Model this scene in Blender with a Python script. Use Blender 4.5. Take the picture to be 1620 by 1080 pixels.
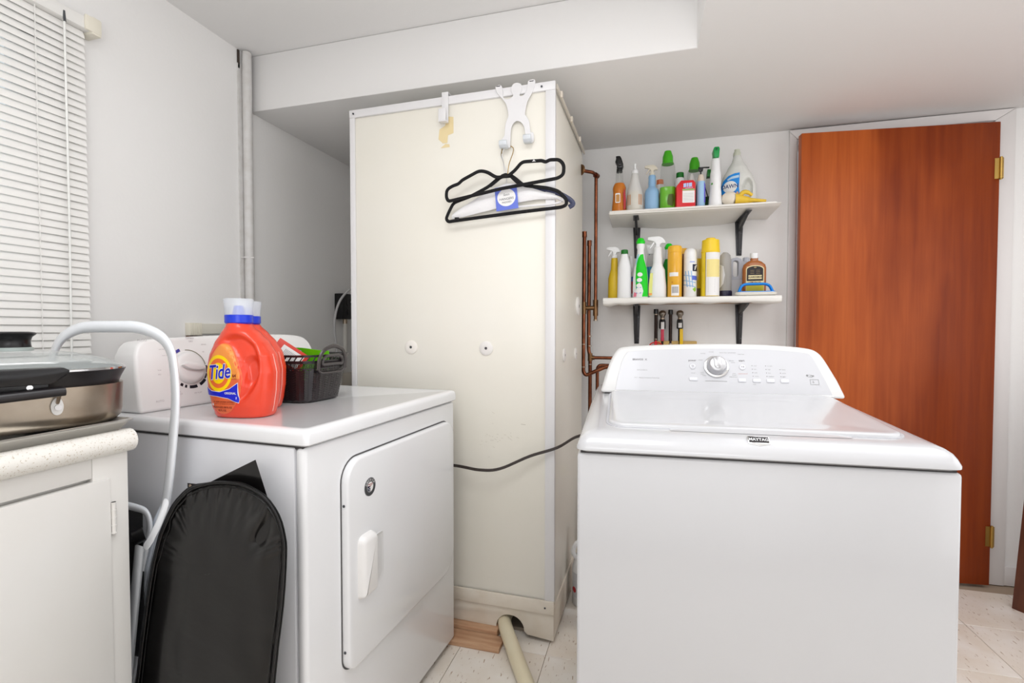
import bpy, bmesh, math, random
from mathutils import Vector, Matrix, noise
from mathutils.bvhtree import BVHTree
PI = math.pi
R = math.radians
random.seed(4)
SC = bpy.context.scene
COL = SC.collection
for o in list(bpy.data.objects): bpy.data.objects.remove(o)

# ---------------------------------------------------------------- camera, world, light, exposure
cam = bpy.data.objects.new('camera', bpy.data.cameras.new('camera'))
COL.objects.link(cam)
cam.location = (0, 0, 1.14)
cam.rotation_euler = (R(90 - 1.48), 0, R(15.5))
cam.data.sensor_width = 36
cam.data.lens = 773 / 1620 * 36
cam.data.clip_start = 0.02
SC.camera = cam
SC.view_settings.view_transform = 'Standard'
SC.view_settings.look = 'None'
SC.view_settings.gamma = 1
SC.view_settings.use_curve_mapping = False
SC.view_settings.exposure = 0.08
W = bpy.data.worlds.new('daylight'); SC.world = W
W.use_nodes = True
W.node_tree.nodes['Background'].inputs[0].default_value = (0.85, 0.93, 1.0, 1)
W.node_tree.nodes['Background'].inputs[1].default_value = 1.0

def area(name, loc, rot, sx, sy, power, col=(1, 1, 1)):
    l = bpy.data.lights.new(name, 'AREA'); l.shape = 'RECTANGLE'; l.size = sx; l.size_y = sy
    l.energy = power; l.color = col
    o = bpy.data.objects.new(name, l); COL.objects.link(o); o.location = loc; o.rotation_euler = rot
    return o
area('ceiling_light', (-0.30, 0.35, 2.31), (0, 0, 0), 0.8, 0.8, 10.5, (0.96, 0.985, 1.02))
area('low_ceiling_fill', (1.0, 1.25, 2.085), (0, 0, 0), 1.3, 1.5, 8, (0.96, 0.985, 1.02))  # added fill lamp without a fixture, brightens back wall and washer top
area('flash_bounced_up', (0.1, -0.45, 1.25), (R(180 - 20), 0, 0), 1.1, 1.1, 18, (0.95, 0.98, 1.02))
area('front_wall_fill', (-0.2, -1.28, 1.05), (R(90), 0, 0), 3.0, 1.9, 5, (0.95, 0.98, 1.02))  # added fill panel standing in for light off the front wall
area('right_wall_fill', (2.08, 0.75, 1.15), (R(90), 0, R(90)), 2.6, 1.7, 14, (0.95, 0.98, 1.02))  # added fill panel, lifts the dryer front and enclosure side

# ---------------------------------------------------------------- materials
def lin(v):
    v /= 255.0
    return v / 12.92 if v <= 0.04045 else ((v + 0.055) / 1.055) ** 2.4
def C3(r, g, b): return (lin(r), lin(g), lin(b), 1)
MATS = {}
def mat(name, rgb, rough=0.5, metal=0.0, noise_amt=0.0, nscale=8.0, rgb2=None, bump=0.0, bscale=60.0, coat=0.0, alpha=1.0, trans=0.0, spec=0.5, stretch=None, ior=1.45):
    if name in MATS: return MATS[name]
    m = bpy.data.materials.new(name); m.use_nodes = True
    nt = m.node_tree; b = nt.nodes['Principled BSDF']
    b.inputs['Base Color'].default_value = C3(*rgb)
    b.inputs['Roughness'].default_value = rough
    b.inputs['Metallic'].default_value = metal
    b.inputs['Coat Weight'].default_value = coat
    b.inputs['Coat Roughness'].default_value = 0.06
    b.inputs['Alpha'].default_value = alpha
    b.inputs['Transmission Weight'].default_value = trans
    b.inputs['Specular IOR Level'].default_value = spec
    b.inputs['IOR'].default_value = ior
    m.diffuse_color = C3(*rgb)
    tc = None
    if noise_amt > 0 or bump > 0:
        tc = nt.nodes.new('ShaderNodeTexCoord'); mp = nt.nodes.new('ShaderNodeMapping')
        nt.links.new(tc.outputs['Object'], mp.inputs[0])
        if stretch: mp.inputs['Scale'].default_value = stretch
    if noise_amt > 0:
        n = nt.nodes.new('ShaderNodeTexNoise'); n.inputs['Scale'].default_value = nscale; n.inputs['Detail'].default_value = 5
        nt.links.new(mp.outputs[0], n.inputs['Vector'])
        cr = nt.nodes.new('ShaderNodeValToRGB')
        cr.color_ramp.elements[0].position = 0.5 - 0.22; cr.color_ramp.elements[1].position = 0.5 + 0.22
        a = C3(*rgb); c2 = C3(*(rgb2 or tuple(x * 0.8 for x in rgb)))
        cr.color_ramp.elements[0].color = tuple(a[i] * (1 - noise_amt) + c2[i] * noise_amt for i in range(3)) + (1,)
        cr.color_ramp.elements[1].color = a
        nt.links.new(n.outputs['Fac'], cr.inputs[0]); nt.links.new(cr.outputs[0], b.inputs['Base Color'])
    if bump > 0:
        n2 = nt.nodes.new('ShaderNodeTexNoise'); n2.inputs['Scale'].default_value = bscale; n2.inputs['Detail'].default_value = 3
        nt.links.new(mp.outputs[0], n2.inputs['Vector'])
        bp = nt.nodes.new('ShaderNodeBump'); bp.inputs['Strength'].default_value = bump; bp.inputs['Distance'].default_value = 0.004
        nt.links.new(n2.outputs['Fac'], bp.inputs['Height']); nt.links.new(bp.outputs[0], b.inputs['Normal'])
    MATS[name] = m
    return m
def speck(name, rgb, srgb, scale, thr, rough=0.4, coat=0.0, stretch=None, noise2=None):
    """colour with small dark specks (laminate, vinyl tile)"""
    m = mat(name, rgb, rough, coat=coat)
    nt = m.node_tree; b = nt.nodes['Principled BSDF']
    tc = nt.nodes.new('ShaderNodeTexCoord'); mp = nt.nodes.new('ShaderNodeMapping')
    nt.links.new(tc.outputs['Object'], mp.inputs[0])
    if stretch: mp.inputs['Scale'].default_value = stretch
    n = nt.nodes.new('ShaderNodeTexNoise'); n.inputs['Scale'].default_value = scale; n.inputs['Detail'].default_value = 4; n.inputs['Roughness'].default_value = 0.6
    nt.links.new(mp.outputs[0], n.inputs['Vector'])
    cr = nt.nodes.new('ShaderNodeValToRGB')
    cr.color_ramp.elements[0].position = thr; cr.color_ramp.elements[1].position = thr + 0.06
    cr.color_ramp.elements[0].color = C3(*srgb); cr.color_ramp.elements[1].color = C3(*rgb)
    nt.links.new(n.outputs['Fac'], cr.inputs[0])
    out = cr.outputs[0]
    if noise2:
        n3 = nt.nodes.new('ShaderNodeTexNoise'); n3.inputs['Scale'].default_value = noise2[0]; n3.inputs['Detail'].default_value = 6
        nt.links.new(tc.outputs['Object'], n3.inputs['Vector'])
        c3 = nt.nodes.new('ShaderNodeValToRGB'); c3.color_ramp.elements[0].position = 0.35; c3.color_ramp.elements[1].position = 0.62
        c3.color_ramp.elements[0].color = C3(*noise2[1]); c3.color_ramp.elements[1].color = (1, 1, 1, 1)
        nt.links.new(n3.outputs['Fac'], c3.inputs[0])
        mx = nt.nodes.new('ShaderNodeMix'); mx.data_type = 'RGBA'; mx.blend_type = 'MULTIPLY'; mx.inputs[0].default_value = 1
        nt.links.new(out, mx.inputs[6]); nt.links.new(c3.outputs[0], mx.inputs[7]); out = mx.outputs[2]
    nt.links.new(out, b.inputs['Base Color'])
    return m

WALL = mat('wall_paint', (243, 241, 239), 0.75, noise_amt=0.25, nscale=3, rgb2=(238, 235, 231), bump=0.12, bscale=90)
CEIL = mat('ceiling_paint', (238, 236, 234), 0.85, bump=0.08, bscale=50)
BEAM = mat('soffit_paint', (243, 241, 239), 0.75, bump=0.08, bscale=50)
TRIM = mat('trim_paint', (232, 228, 226), 0.4, bump=0.05, bscale=30)
CREAM = mat('cream_panel', (240, 236, 226), 0.34, noise_amt=0.35, nscale=2.2, rgb2=(236, 230, 212), spec=0.35)
CREAMBASE = mat('cream_base_paint', (233, 225, 212), 0.45, noise_amt=0.6, nscale=14, rgb2=(215, 200, 180))
WPLAS = mat('white_plastic_strip', (230, 228, 228), 0.35)
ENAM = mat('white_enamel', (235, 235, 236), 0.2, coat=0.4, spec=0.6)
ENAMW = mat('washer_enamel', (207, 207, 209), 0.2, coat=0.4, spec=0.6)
ENAMSIDE = mat('white_enamel_side', (230, 230, 233), 0.25, coat=0.2)
CONS = mat('console_plastic', (240, 238, 236), 0.3)
GREYP = mat('silver_grey_panel', (205, 205, 208), 0.28, coat=0.3)
BLIND = mat('blind_vinyl', (244, 242, 238), 0.45)
BLINDCREAM = mat('aged_vinyl', (236, 230, 214), 0.45)
CAB = mat('cabinet_paint', (230, 228, 224), 0.4, noise_amt=0.3, nscale=5, rgb2=(222, 217, 208), bump=0.06, bscale=20)
LAM = speck('speckled_laminate', (236, 233, 226), (196, 184, 164), 260, 0.35, 0.35)
STOOLW = mat('white_powdercoat', (240, 243, 247), 0.25, coat=0.3)
STOOLD = mat('white_stamped_metal', (222, 228, 236), 0.3, coat=0.2)
RUB = mat('black_rubber', (22, 21, 23), 0.5, bump=0.3, bscale=300)
BLK = mat('black_plastic', (16, 15, 17), 0.28)
BLKM = mat('black_moulded', (30, 27, 29), 0.35)
DARK = mat('dark_void', (70, 68, 68), 0.9)
VEL = mat('black_velvet', (14, 13, 15), 0.85, bump=0.3, bscale=400)
VINYL = mat('black_vinyl', (11, 9, 9), 0.3, bump=0.3, bscale=9, stretch=(1, 1, 2.2), coat=0.25, spec=0.4)
PIPING = mat('black_piping', (9, 8, 9), 0.45)
STEEL = mat('brushed_steel', (175, 165, 152), 0.30, metal=1.0, noise_amt=0.6, nscale=9, rgb2=(110, 88, 62))
ALU = mat('baking_tray_metal', (205, 203, 198), 0.34, metal=0.75)
CHROME = mat('chrome', (215, 215, 215), 0.12, metal=1.0)
GUN = mat('dark_grey_metal', (92, 94, 98), 0.38, metal=0.8)
COPPER = mat('copper', (150, 92, 66), 0.32, metal=1.0, noise_amt=0.85, nscale=22, rgb2=(88, 48, 34))
SOLDER = mat('solder', (176, 160, 142), 0.4, metal=1.0)
BRASS = mat('brass', (186, 152, 84), 0.3, metal=1.0)
BRONZE = mat('bronze_fitting', (132, 100, 70), 0.4, metal=1.0)
IRON = mat('dark_pipe', (48, 36, 32), 0.4, metal=0.7)
PVC = mat('yellowed_pvc', (234, 224, 196), 0.35, noise_amt=0.4, nscale=10, rgb2=(220, 204, 166))
WOODRAW = mat('raw_pine', (214, 176, 142), 0.6, noise_amt=0.9, nscale=6, rgb2=(172, 122, 88), stretch=(1, 8, 12))
TIDEO = mat('orange_red_plastic', (228, 66, 38), 0.27, coat=0.25, spec=0.5)
TIDEB = mat('blue_plastic', (18, 54, 205), 0.3)
def flat(name, r, g, b, rough=0.45): return mat('print_' + name, (r, g, b), rough)

def door_material():
    m = mat('stained_door_veneer', (150, 74, 38), 0.42, spec=0.3)
    nt = m.node_tree; b = nt.nodes['Principled BSDF']
    tc = nt.nodes.new('ShaderNodeTexCoord')
    mp = nt.nodes.new('ShaderNodeMapping'); mp.inputs['Scale'].default_value = (26, 26, 1.3)
    nt.links.new(tc.outputs['Object'], mp.inputs[0])
    n = nt.nodes.new('ShaderNodeTexNoise'); n.inputs['Scale'].default_value = 1.6; n.inputs['Detail'].default_value = 8; n.inputs['Distortion'].default_value = 0.4
    nt.links.new(mp.outputs[0], n.inputs['Vector'])
    cr = nt.nodes.new('ShaderNodeValToRGB')
    cr.color_ramp.elements[0].position = 0.3; cr.color_ramp.elements[1].position = 0.72
    cr.color_ramp.elements[0].color = C3(158, 72, 26); cr.color_ramp.elements[1].color = C3(182, 92, 38)
    nt.links.new(n.outputs['Fac'], cr.inputs[0])
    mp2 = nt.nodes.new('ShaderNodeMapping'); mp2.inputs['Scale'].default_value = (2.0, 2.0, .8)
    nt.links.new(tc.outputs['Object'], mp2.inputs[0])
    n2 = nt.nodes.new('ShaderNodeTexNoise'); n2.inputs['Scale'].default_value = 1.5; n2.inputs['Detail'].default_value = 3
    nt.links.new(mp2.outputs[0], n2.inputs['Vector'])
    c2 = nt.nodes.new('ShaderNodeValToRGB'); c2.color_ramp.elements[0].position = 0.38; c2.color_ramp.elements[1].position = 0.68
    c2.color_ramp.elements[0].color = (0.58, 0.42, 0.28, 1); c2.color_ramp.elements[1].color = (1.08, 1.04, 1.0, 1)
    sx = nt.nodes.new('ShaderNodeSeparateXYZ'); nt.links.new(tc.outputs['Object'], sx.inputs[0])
    mr = nt.nodes.new('ShaderNodeMapRange'); mr.inputs[1].default_value = -0.62; mr.inputs[2].default_value = -0.18; mr.inputs[3].default_value = 0.20; mr.inputs[4].default_value = -0.2  # light and sheen painted in: paler left, darker right, over the blotchy stain
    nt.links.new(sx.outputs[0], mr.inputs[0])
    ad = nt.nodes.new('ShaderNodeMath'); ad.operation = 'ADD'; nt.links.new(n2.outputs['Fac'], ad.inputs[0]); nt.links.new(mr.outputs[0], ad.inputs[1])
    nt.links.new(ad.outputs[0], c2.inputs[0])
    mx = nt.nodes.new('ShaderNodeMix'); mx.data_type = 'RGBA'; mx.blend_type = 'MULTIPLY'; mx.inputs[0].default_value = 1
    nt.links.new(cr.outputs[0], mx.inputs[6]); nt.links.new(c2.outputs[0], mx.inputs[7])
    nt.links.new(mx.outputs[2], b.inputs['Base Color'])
    return m
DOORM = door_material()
TILE = speck('vinyl_floor_tile', (244, 238, 230), (178, 152, 126), 26, 0.32, 0.32, coat=0.1, stretch=(4.5, 1, 1), noise2=(5, (242, 236, 228)))
TILE2 = mat('tile_bed', (170, 150, 130), 0.8)

# ---------------------------------------------------------------- mesh helpers
class MB:
    def __init__(s): s.v = []; s.f = []
    def add(s, vf, M=None):
        v, f = vf; k = len(s.v)
        s.v += [tuple(M @ Vector(p)) if M else tuple(p) for p in v]
        s.f += [tuple(i + k for i in q) for q in f]
        return s
    def obj(s, name, m, parent=None, bev=0.0, seg=2, ang=35, smooth=True, loc=None, rot=None, bev_ang=30):
        me = bpy.data.meshes.new(name)
        bm = bmesh.new()
        vs = [bm.verts.new(p) for p in s.v]
        for q in s.f:
            try: bm.faces.new([vs[i] for i in q])
            except ValueError: pass
        bmesh.ops.recalc_face_normals(bm, faces=bm.faces)
        if bev > 0:
            es = [e for e in bm.edges if len(e.link_faces) == 2 and e.calc_face_angle(0) > R(bev_ang)]
            bmesh.ops.bevel(bm, geom=es, offset=bev, segments=seg, profile=0.5, affect='EDGES', clamp_overlap=True)
        bm.to_mesh(me); bm.free()
        if smooth:
            me.shade_smooth(); me.set_sharp_from_angle(angle=R(ang))
        me.materials.append(m)
        o = bpy.data.objects.new(name, me); COL.objects.link(o)
        if parent: o.parent = parent
        if loc: o.location = loc
        if rot: o.rotation_euler = rot
        return o
def tag(o, label=None, cat=None, group=None, kind=None):
    if label: o['label'] = label
    if cat: o['category'] = cat
    if group: o['group'] = group
    if kind: o['kind'] = kind
    return o
def empty(name, loc=(0, 0, 0), rz=0, label=None, cat=None, group=None, kind=None):
    o = bpy.data.objects.new(name, None); COL.objects.link(o); o.location = loc; o.rotation_euler = (0, 0, rz)
    o.empty_display_size = 0.05
    return tag(o, label, cat, group, kind)
def box(x0, x1, y0, y1, z0, z1):
    v = [(x, y, z) for x in (x0, x1) for y in (y0, y1) for z in (z0, z1)]
    return v, [(0, 1, 3, 2), (4, 6, 7, 5), (0, 4, 5, 1), (2, 3, 7, 6), (0, 2, 6, 4), (1, 5, 7, 3)]
def loft(rings, cap0=True, cap1=True, close=True):
    n = len(rings[0]); v = [p for r in rings for p in r]; f = []
    for k in range(len(rings) - 1):
        for i in range(n if close else n - 1):
            j = (i + 1) % n
            f.append((k * n + i, k * n + j, (k + 1) * n + j, (k + 1) * n + i))
    if cap0: f.append(tuple(range(n))[::-1])
    if cap1: f.append(tuple(range((len(rings) - 1) * n, len(rings) * n)))
    return v, f
def sring(rx, ry, z, n=32, e=2.0, cx=0, cy=0):
    out = []
    for i in range(n):
        t = 2 * PI * i / n; c, s = math.cos(t), math.sin(t)
        out.append((cx + rx * math.copysign(abs(c) ** (2 / e), c), cy + ry * math.copysign(abs(s) ** (2 / e), s), z))
    return out
def lathe(prof, n=28, e=2.0, cap0=True, cap1=True):
    """prof: (z, r) or (z, rx, ry[, cx])"""
    rs = []
    for p in prof:
        rx = p[1]; ry = p[2] if len(p) > 2 else rx
        rs.append(sring(max(rx, 1e-4), max(ry, 1e-4), p[0], n, e, p[3] if len(p) > 3 else 0))
    return loft(rs, cap0, cap1)
def rrect(x0, x1, y0, y1, r, n=5, z=None):
    rr = r if isinstance(r, (tuple, list)) else (r,) * 4   # corners: x1y1, x0y1, x0y0, x1y0
    cs = [(x1 - rr[0], y1 - rr[0], 0, rr[0]), (x0 + rr[1], y1 - rr[1], 90, rr[1]), (x0 + rr[2], y0 + rr[2], 180, rr[2]), (x1 - rr[3], y0 + rr[3], 270, rr[3])]
    out = []
    for cx, cy, a, q in cs:
        for i in range(n + 1):
            t = R(a + 90 * i / n); out.append((cx + q * math.cos(t), cy + q * math.sin(t)))
    return out if z is None else [(x, y, z) for x, y in out]
def smooth(pts, n=6, closed=False):
    P = [Vector(p) for p in pts]; out = []; m = len(P)
    rng = m if closed else m - 1
    for i in range(rng):
        if closed: a, b, c, d = P[(i - 1) % m], P[i], P[(i + 1) % m], P[(i + 2) % m]
        else: a, b, c, d = P[max(i - 1, 0)], P[i], P[i + 1], P[min(i + 2, m - 1)]
        for k in range(n):
            t = k / n
            out.append(0.5 * ((2 * b) + (c - a) * t + (2 * a - 5 * b + 4 * c - d) * t * t + (3 * b - a - 3 * c + d) * t ** 3))
    if not closed: out.append(P[-1])
    return out
def fillet(pts, r, n=6):
    """polyline with rounded corners"""
    P = [Vector(p) for p in pts]; out = [P[0]]
    for i in range(1, len(P) - 1):
        a = (P[i - 1] - P[i]); c = (P[i + 1] - P[i]); rr = min(r, a.length * 0.49, c.length * 0.49)
        s = P[i] + a.normalized() * rr; e = P[i] + c.normalized() * rr
        for k in range(n + 1):
            t = k / n; out.append(s * (1 - t) ** 2 + P[i] * 2 * t * (1 - t) + e * t * t)
    out.append(P[-1]); return out
def tube(path, r, n=10, closed=False, flat=None, up=None, cap=True):
    """sweep; r number or list; flat = (w, h) half sizes with up vector as h axis"""
    P = [Vector(p) for p in path]; m = len(P); rings = []
    prev = None
    for i in range(m):
        if closed: t = (P[(i + 1) % m] - P[(i - 1) % m])
        else: t = P[min(i + 1, m - 1)] - P[max(i - 1, 0)]
        t = t.normalized() if t.length > 1e-9 else Vector((0, 0, 1))
        if up is not None: u = Vector(up)
        elif prev is not None: u = prev
        else: u = Vector((0, 0, 1)) if abs(t.z) < 0.9 else Vector((1, 0, 0))
        u = (u - t * u.dot(t)).normalized(); prev = u; w = t.cross(u)
        rr = r[i] if isinstance(r, (list, tuple)) else r
        a, b = flat if flat else (rr, rr)
        rings.append([P[i] + w * (a * math.cos(2 * PI * k / n)) + u * (b * math.sin(2 * PI * k / n)) for k in range(n)])
    v = [tuple(p) for q in rings for p in q]; f = []
    for k in range(m if closed else m - 1):
        k2 = (k + 1) % m
        for i in range(n):
            j = (i + 1) % n; f.append((k * n + i, k * n + j, k2 * n + j, k2 * n + i))
    if not closed and cap:
        f.append(tuple(range(n))[::-1]); f.append(tuple(range((m - 1) * n, m * n)))
    return v, f
def cyl(p0, p1, r, n=16, r2=None): return tube([p0, p1], [r, r if r2 is None else r2], n)
def prism(poly, axis, a, b):
    """poly of 2D points extruded along axis ('x','y','z') from a to b"""
    def m(p, d):
        if axis == 'y': return (p[0], d, p[1])
        if axis == 'x': return (d, p[0], p[1])
        return (p[0], p[1], d)
    n = len(poly); v = [m(p, a) for p in poly] + [m(p, b) for p in poly]
    f = [tuple(range(n))[::-1], tuple(range(n, 2 * n))] + [(i, (i + 1) % n, n + (i + 1) % n, n + i) for i in range(n)]
    return v, f
def grid(fn, nu, nv, closeu=False):
    v = [fn(i / (nu if closeu else nu - 1), j / (nv - 1)) for j in range(nv) for i in range(nu)]; f = []
    for j in range(nv - 1):
        for i in range(nu if closeu else nu - 1):
            k = (i + 1) % nu; f.append((j * nu + i, j * nu + k, (j + 1) * nu + k, (j + 1) * nu + i))
    return v, f
def slab(fn, nu, nv, th):
    """a sheet fn(u,v)->point given thickness th (vector)"""
    a, f = grid(fn, nu, nv); k = len(a); t = Vector(th)
    b = [tuple(Vector(p) + t) for p in a]
    g = list(f) + [tuple(i + k for i in q)[::-1] for q in f]
    edge = [(i, i + 1) for i in range(nu - 1)] + [((j + 1) * nu - 1, (j + 2) * nu - 1) for j in range(nv - 1)] + \
           [((nv - 1) * nu + i + 1, (nv - 1) * nu + i) for i in reversed(range(nu - 1))] + [((j + 1) * nu, j * nu) for j in reversed(range(nv - 1))]
    g += [(p, q, q + k, p + k) for p, q in edge]
    return a + b, g
def T(x=0, y=0, z=0, rx=0, ry=0, rz=0): return Matrix.Translation((x, y, z)) @ Matrix.Rotation(rz, 4, 'Z') @ Matrix.Rotation(ry, 4, 'Y') @ Matrix.Rotation(rx, 4, 'X')

_fc = {}
def text_vf(s, size, offset=0.0, shear=0.0, xs=1.0, align='CENTER', extrude=0.0):
    key = (s, offset, shear, align)
    if key not in _fc:
        cu = bpy.data.curves.new('lettering', 'FONT'); cu.body = s; cu.size = 1; cu.offset = offset; cu.shear = shear
        cu.align_x = align; cu.align_y = 'CENTER'; cu.resolution_u = 3
        o = bpy.data.objects.new('lettering', cu); COL.objects.link(o)
        dg = bpy.context.evaluated_depsgraph_get(); dg.update()
        me = bpy.data.meshes.new_from_object(o.evaluated_get(dg))
        _fc[key] = ([tuple(v.co) for v in me.vertices], [tuple(p.vertices) for p in me.polygons])
        bpy.data.meshes.remove(me); bpy.data.objects.remove(o); bpy.data.curves.remove(cu)
    v, f = _fc[key]
    return [(p[0] * size * xs, p[1] * size) for p in v], f
def ellipse(cx, cy, rx, ry, n=28): return [(cx + rx * math.cos(2 * PI * i / n), cy + ry * math.sin(2 * PI * i / n)) for i in range(n)]
def fill2d(poly, maxlen=None):
    bm = bmesh.new(); bm.faces.new([bm.verts.new((p[0], p[1], 0)) for p in poly])
    bmesh.ops.triangulate(bm, faces=bm.faces)
    if maxlen:
        for _ in range(7):
            es = [e for e in bm.edges if e.calc_length() > maxlen]
            if not es: break
            bmesh.ops.subdivide_edges(bm, edges=es, cuts=1); bmesh.ops.triangulate(bm, faces=[f for f in bm.faces if len(f.verts) > 3])
    bm.verts.index_update()
    v = [(q.co.x, q.co.y) for q in bm.verts]; f = [tuple(w.index for w in q.verts) for q in bm.faces]; bm.free()
    return v, f
def ring2d(cx, cy, rx, ry, w, n=40):
    v = ellipse(cx, cy, rx, ry, n) + ellipse(cx, cy, rx - w, ry - w, n)
    return v, [(i, (i + 1) % n, n + (i + 1) % n, n + i) for i in range(n)]
def shift2(vf, dx, dy): return [(p[0] + dx, p[1] + dy) for p in vf[0]], vf[1]
def merge2(*vfs):
    v = []; f = []
    for a, b in vfs:
        k = len(v); v += a; f += [tuple(i + k for i in q) for q in b]
    return v, f
def decal(name, vf, m, parent, M, off=0.0004, onto=None, direc=None):
    """2D print laid in the plane M (x right, y up, z outwards); onto: BVH of the carrying body for curved things"""
    v, f = vf; out = []; d = (M.to_3x3() @ Vector((0, 0, 1))).normalized()
    for p in v:
        q = M @ Vector((p[0], p[1], 0))
        if onto is not None:
            h = onto.ray_cast(q + d * 0.2, -d)
            if h[0] is not None: q = h[0] + h[1] * off if h[1].dot(d) > 0 else h[0] - h[1] * off
        else: q = q + d * off
        out.append(tuple(q))
    me = bpy.data.meshes.new(name); me.from_pydata(out, [], f); me.materials.append(m)
    o = bpy.data.objects.new(name, me); COL.objects.link(o); o.parent = parent
    return o
def bvh(o):
    me = o.data; return BVHTree.FromPolygons([v.co for v in me.vertices], [tuple(p.vertices) for p in me.polygons])
FRONT = Matrix(((1, 0, 0, 0), (0, 0, -1, 0), (0, 1, 0, 0), (0, 0, 0, 1)))      # plane facing local -Y
def front(x, y, z, rz=0): return Matrix.Translation((x, y, z)) @ Matrix.Rotation(rz, 4, 'Z') @ FRONT

# ---------------------------------------------------------------- setting
XL, XR, YB, YF, ZL, ZH = -1.705, 2.15, 2.66, -1.35, 2.098, 2.34
WY0, WY1, WZ0, WZ1 = -0.35, 1.03, 1.18, 2.02       # window opening in the left wall
m = MB()
for y0, y1, z0, z1 in ((YF - .1, WY0, 0, ZH + .1), (WY1, YB + .1, 0, ZH + .1), (WY0, WY1, 0, WZ0), (WY0, WY1, WZ1, ZH + .1)):
    m.add(box(XL - .1, XL, y0, y1, z0, z1))
tag(m.obj('wall_left', WALL), kind='structure')
DX0, DX1, DZ = 0.672, 1.462, 2.045
m = MB().add(box(XL - .1, DX0, YB, YB + .1, 0, ZH)).add(box(DX1, XR + .1, YB, YB + .1, 0, ZH)).add(box(DX0, DX1, YB, YB + .1, DZ, ZH)).add(box(DX0, DX1, YB + .28, YB + .3, 0, ZH))
tag(m.obj('wall_back', WALL), kind='structure')
tag(MB().add(box(XR, XR + .1, YF - .1, YB + .3, 0, ZH)).obj('wall_right', WALL), kind='structure')
tag(MB().add(box(XL - .1, XR + .1, YF - .1, YF, 0, ZH)).obj('wall_front', WALL), kind='structure')
tag(MB().add(box(XL - .1, XR + .1, YF - .1, YB + .3, ZH, ZH + .06)).obj('ceiling', CEIL), kind='structure')
# dropped ceiling: an L that leaves the higher bay over the camera's left
BX = 0.157
m = MB().add(prism([(XL, 1.8), (BX, 1.8), (BX, YF), (XR, YF), (XR, YB), (XL, YB)], 'z', ZL, ZH - .001))
o = tag(m.obj('ceiling_soffit', BEAM, bev=0.004), kind='structure')
o.data.materials.append(CEIL)
for p in o.data.polygons:
    if p.normal.z < -0.9: p.material_index = 1
fl = tag(MB().add(box(XL - .1, XR + .1, YF - .1, YB + .3, -0.06, -0.004)).obj('floor', TILE2), kind='structure')
ts = 0.3048
src = None
tx0 = -0.335 - 5 * ts; ty0 = 1.649 - 10 * ts
for i in range(14):
    for j in range(15):
        x = tx0 + i * ts; y = ty0 + j * ts
        if x < XL or x + ts > XR + .12 or y < YF or y + ts > YB + .13: continue
        if src is None:
            src = MB().add(box(.0008, ts - .0008, .0008, ts - .0008, -.004, 0)).obj('floor_tile', TILE, fl, bev=0.0008, seg=1); t_ = src
        else:
            t_ = src.copy(); COL.objects.link(t_)
        t_.parent = fl; t_.location = (x, y, random.uniform(-.0003, 0.0))
        if (i + j) % 2: t_.rotation_euler = (0, 0, 0)
# baseboards
tag(MB().add(box(DX1 + .07, XR, YB - .012, YB, 0, .085)).obj('baseboard_back', TRIM, bev=.003), kind='structure')
tag(MB().add(box(XL, XL + .012, 1.62, YB, 0, .085)).obj('baseboard_left', TRIM, bev=.003), kind='structure')
# ledge on the left wall beyond the dryer
tag(MB().add(box(XL, XL + .03, 2.0, YB, 0.80, 0.885)).obj('trim_1', mat('ledge_paint', (222, 214, 200), .5), bev=.004), kind='structure')

# door: opening, jamb, casing, slab with hinges
d = empty('door_1', (1.452, 2.640, 0), 0, kind='structure')
cas = MB()
cw = 0.062
def casing(poly, nm):
    tag(MB().add(prism(poly, 'y', YB - .018, YB + .002)).obj(nm, TRIM, bev=.004), kind='structure')
casing([(DX0 - .02, 0), (DX0 + .012, 0), (DX0 + .012, DZ + .005), (DX0 - .02, DZ + .04)], 'trim_2')
casing([(DX0 - .02, DZ + .04), (DX0 + .012, DZ + .005), (DX1 - .004, DZ + .005), (DX1 + .07, ZL - .002), (DX0 - .02, ZL - .004)], 'trim_3')
casing([(DX1 - .004, 0), (DX1 + .07, 0), (DX1 + .07, ZL - .002), (DX1 - .004, DZ + .005)], 'trim_4')
MB().add(box(DX0 - 1.452, DX0 - 1.452 + .02, .022, .13, 0, DZ)).add(box(DX1 - .02 - 1.452, DX1 - 1.452, .022, .13, 0, DZ)).add(box(DX0 - 1.452, DX1 - 1.452, .022, .13, DZ - .02, DZ)).obj('door_jamb', TRIM, d, bev=.002)
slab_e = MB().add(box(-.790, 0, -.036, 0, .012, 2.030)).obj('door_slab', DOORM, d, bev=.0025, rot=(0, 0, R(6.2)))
for z in (1.83, .23):
    h = MB().add(cyl((0, 0, -.044), (0, 0, .044), .0065, 12))
    for k in range(4): h.add(cyl((0, 0, -.044 + .0223 * k), (0, 0, -.0425 + .0223 * k), .0072, 12))
    h.add(cyl((0, 0, .044), (0, 0, .049), .0045, 10)).add(cyl((0, 0, -.049), (0, 0, -.044), .0045, 10))
    h.add(box(-.022, 0, .001, .004, -.044, .044)).add(box(0, .010, .001, .004, -.044, .044))
    h.obj('hinge', BRASS, d, loc=(.006, -.040, z))

# window behind the blind
w = empty('window_1', (XL, 0, 0), kind='structure')
fr = MB()
fr.add(box(-.10, -.04, WY0, WY0 + .04, WZ0, WZ1)).add(box(-.10, -.04, WY1 - .04, WY1, WZ0, WZ1)).add(box(-.10, -.04, WY0, WY1, WZ0, WZ0 + .04)).add(box(-.10, -.04, WY0, WY1, WZ1 - .04, WZ1)).add(box(-.09, -.05, .32, .36, WZ0, WZ1))
fr.obj('window_frame', TRIM, w, bev=.003)
MB().add(box(-.072, -.068, WY0 + .03, WY1 - .03, WZ0 + .03, WZ1 - .03)).obj('window_pane', mat('window_glass', (240, 245, 245), .03, trans=1.0), w)

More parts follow.
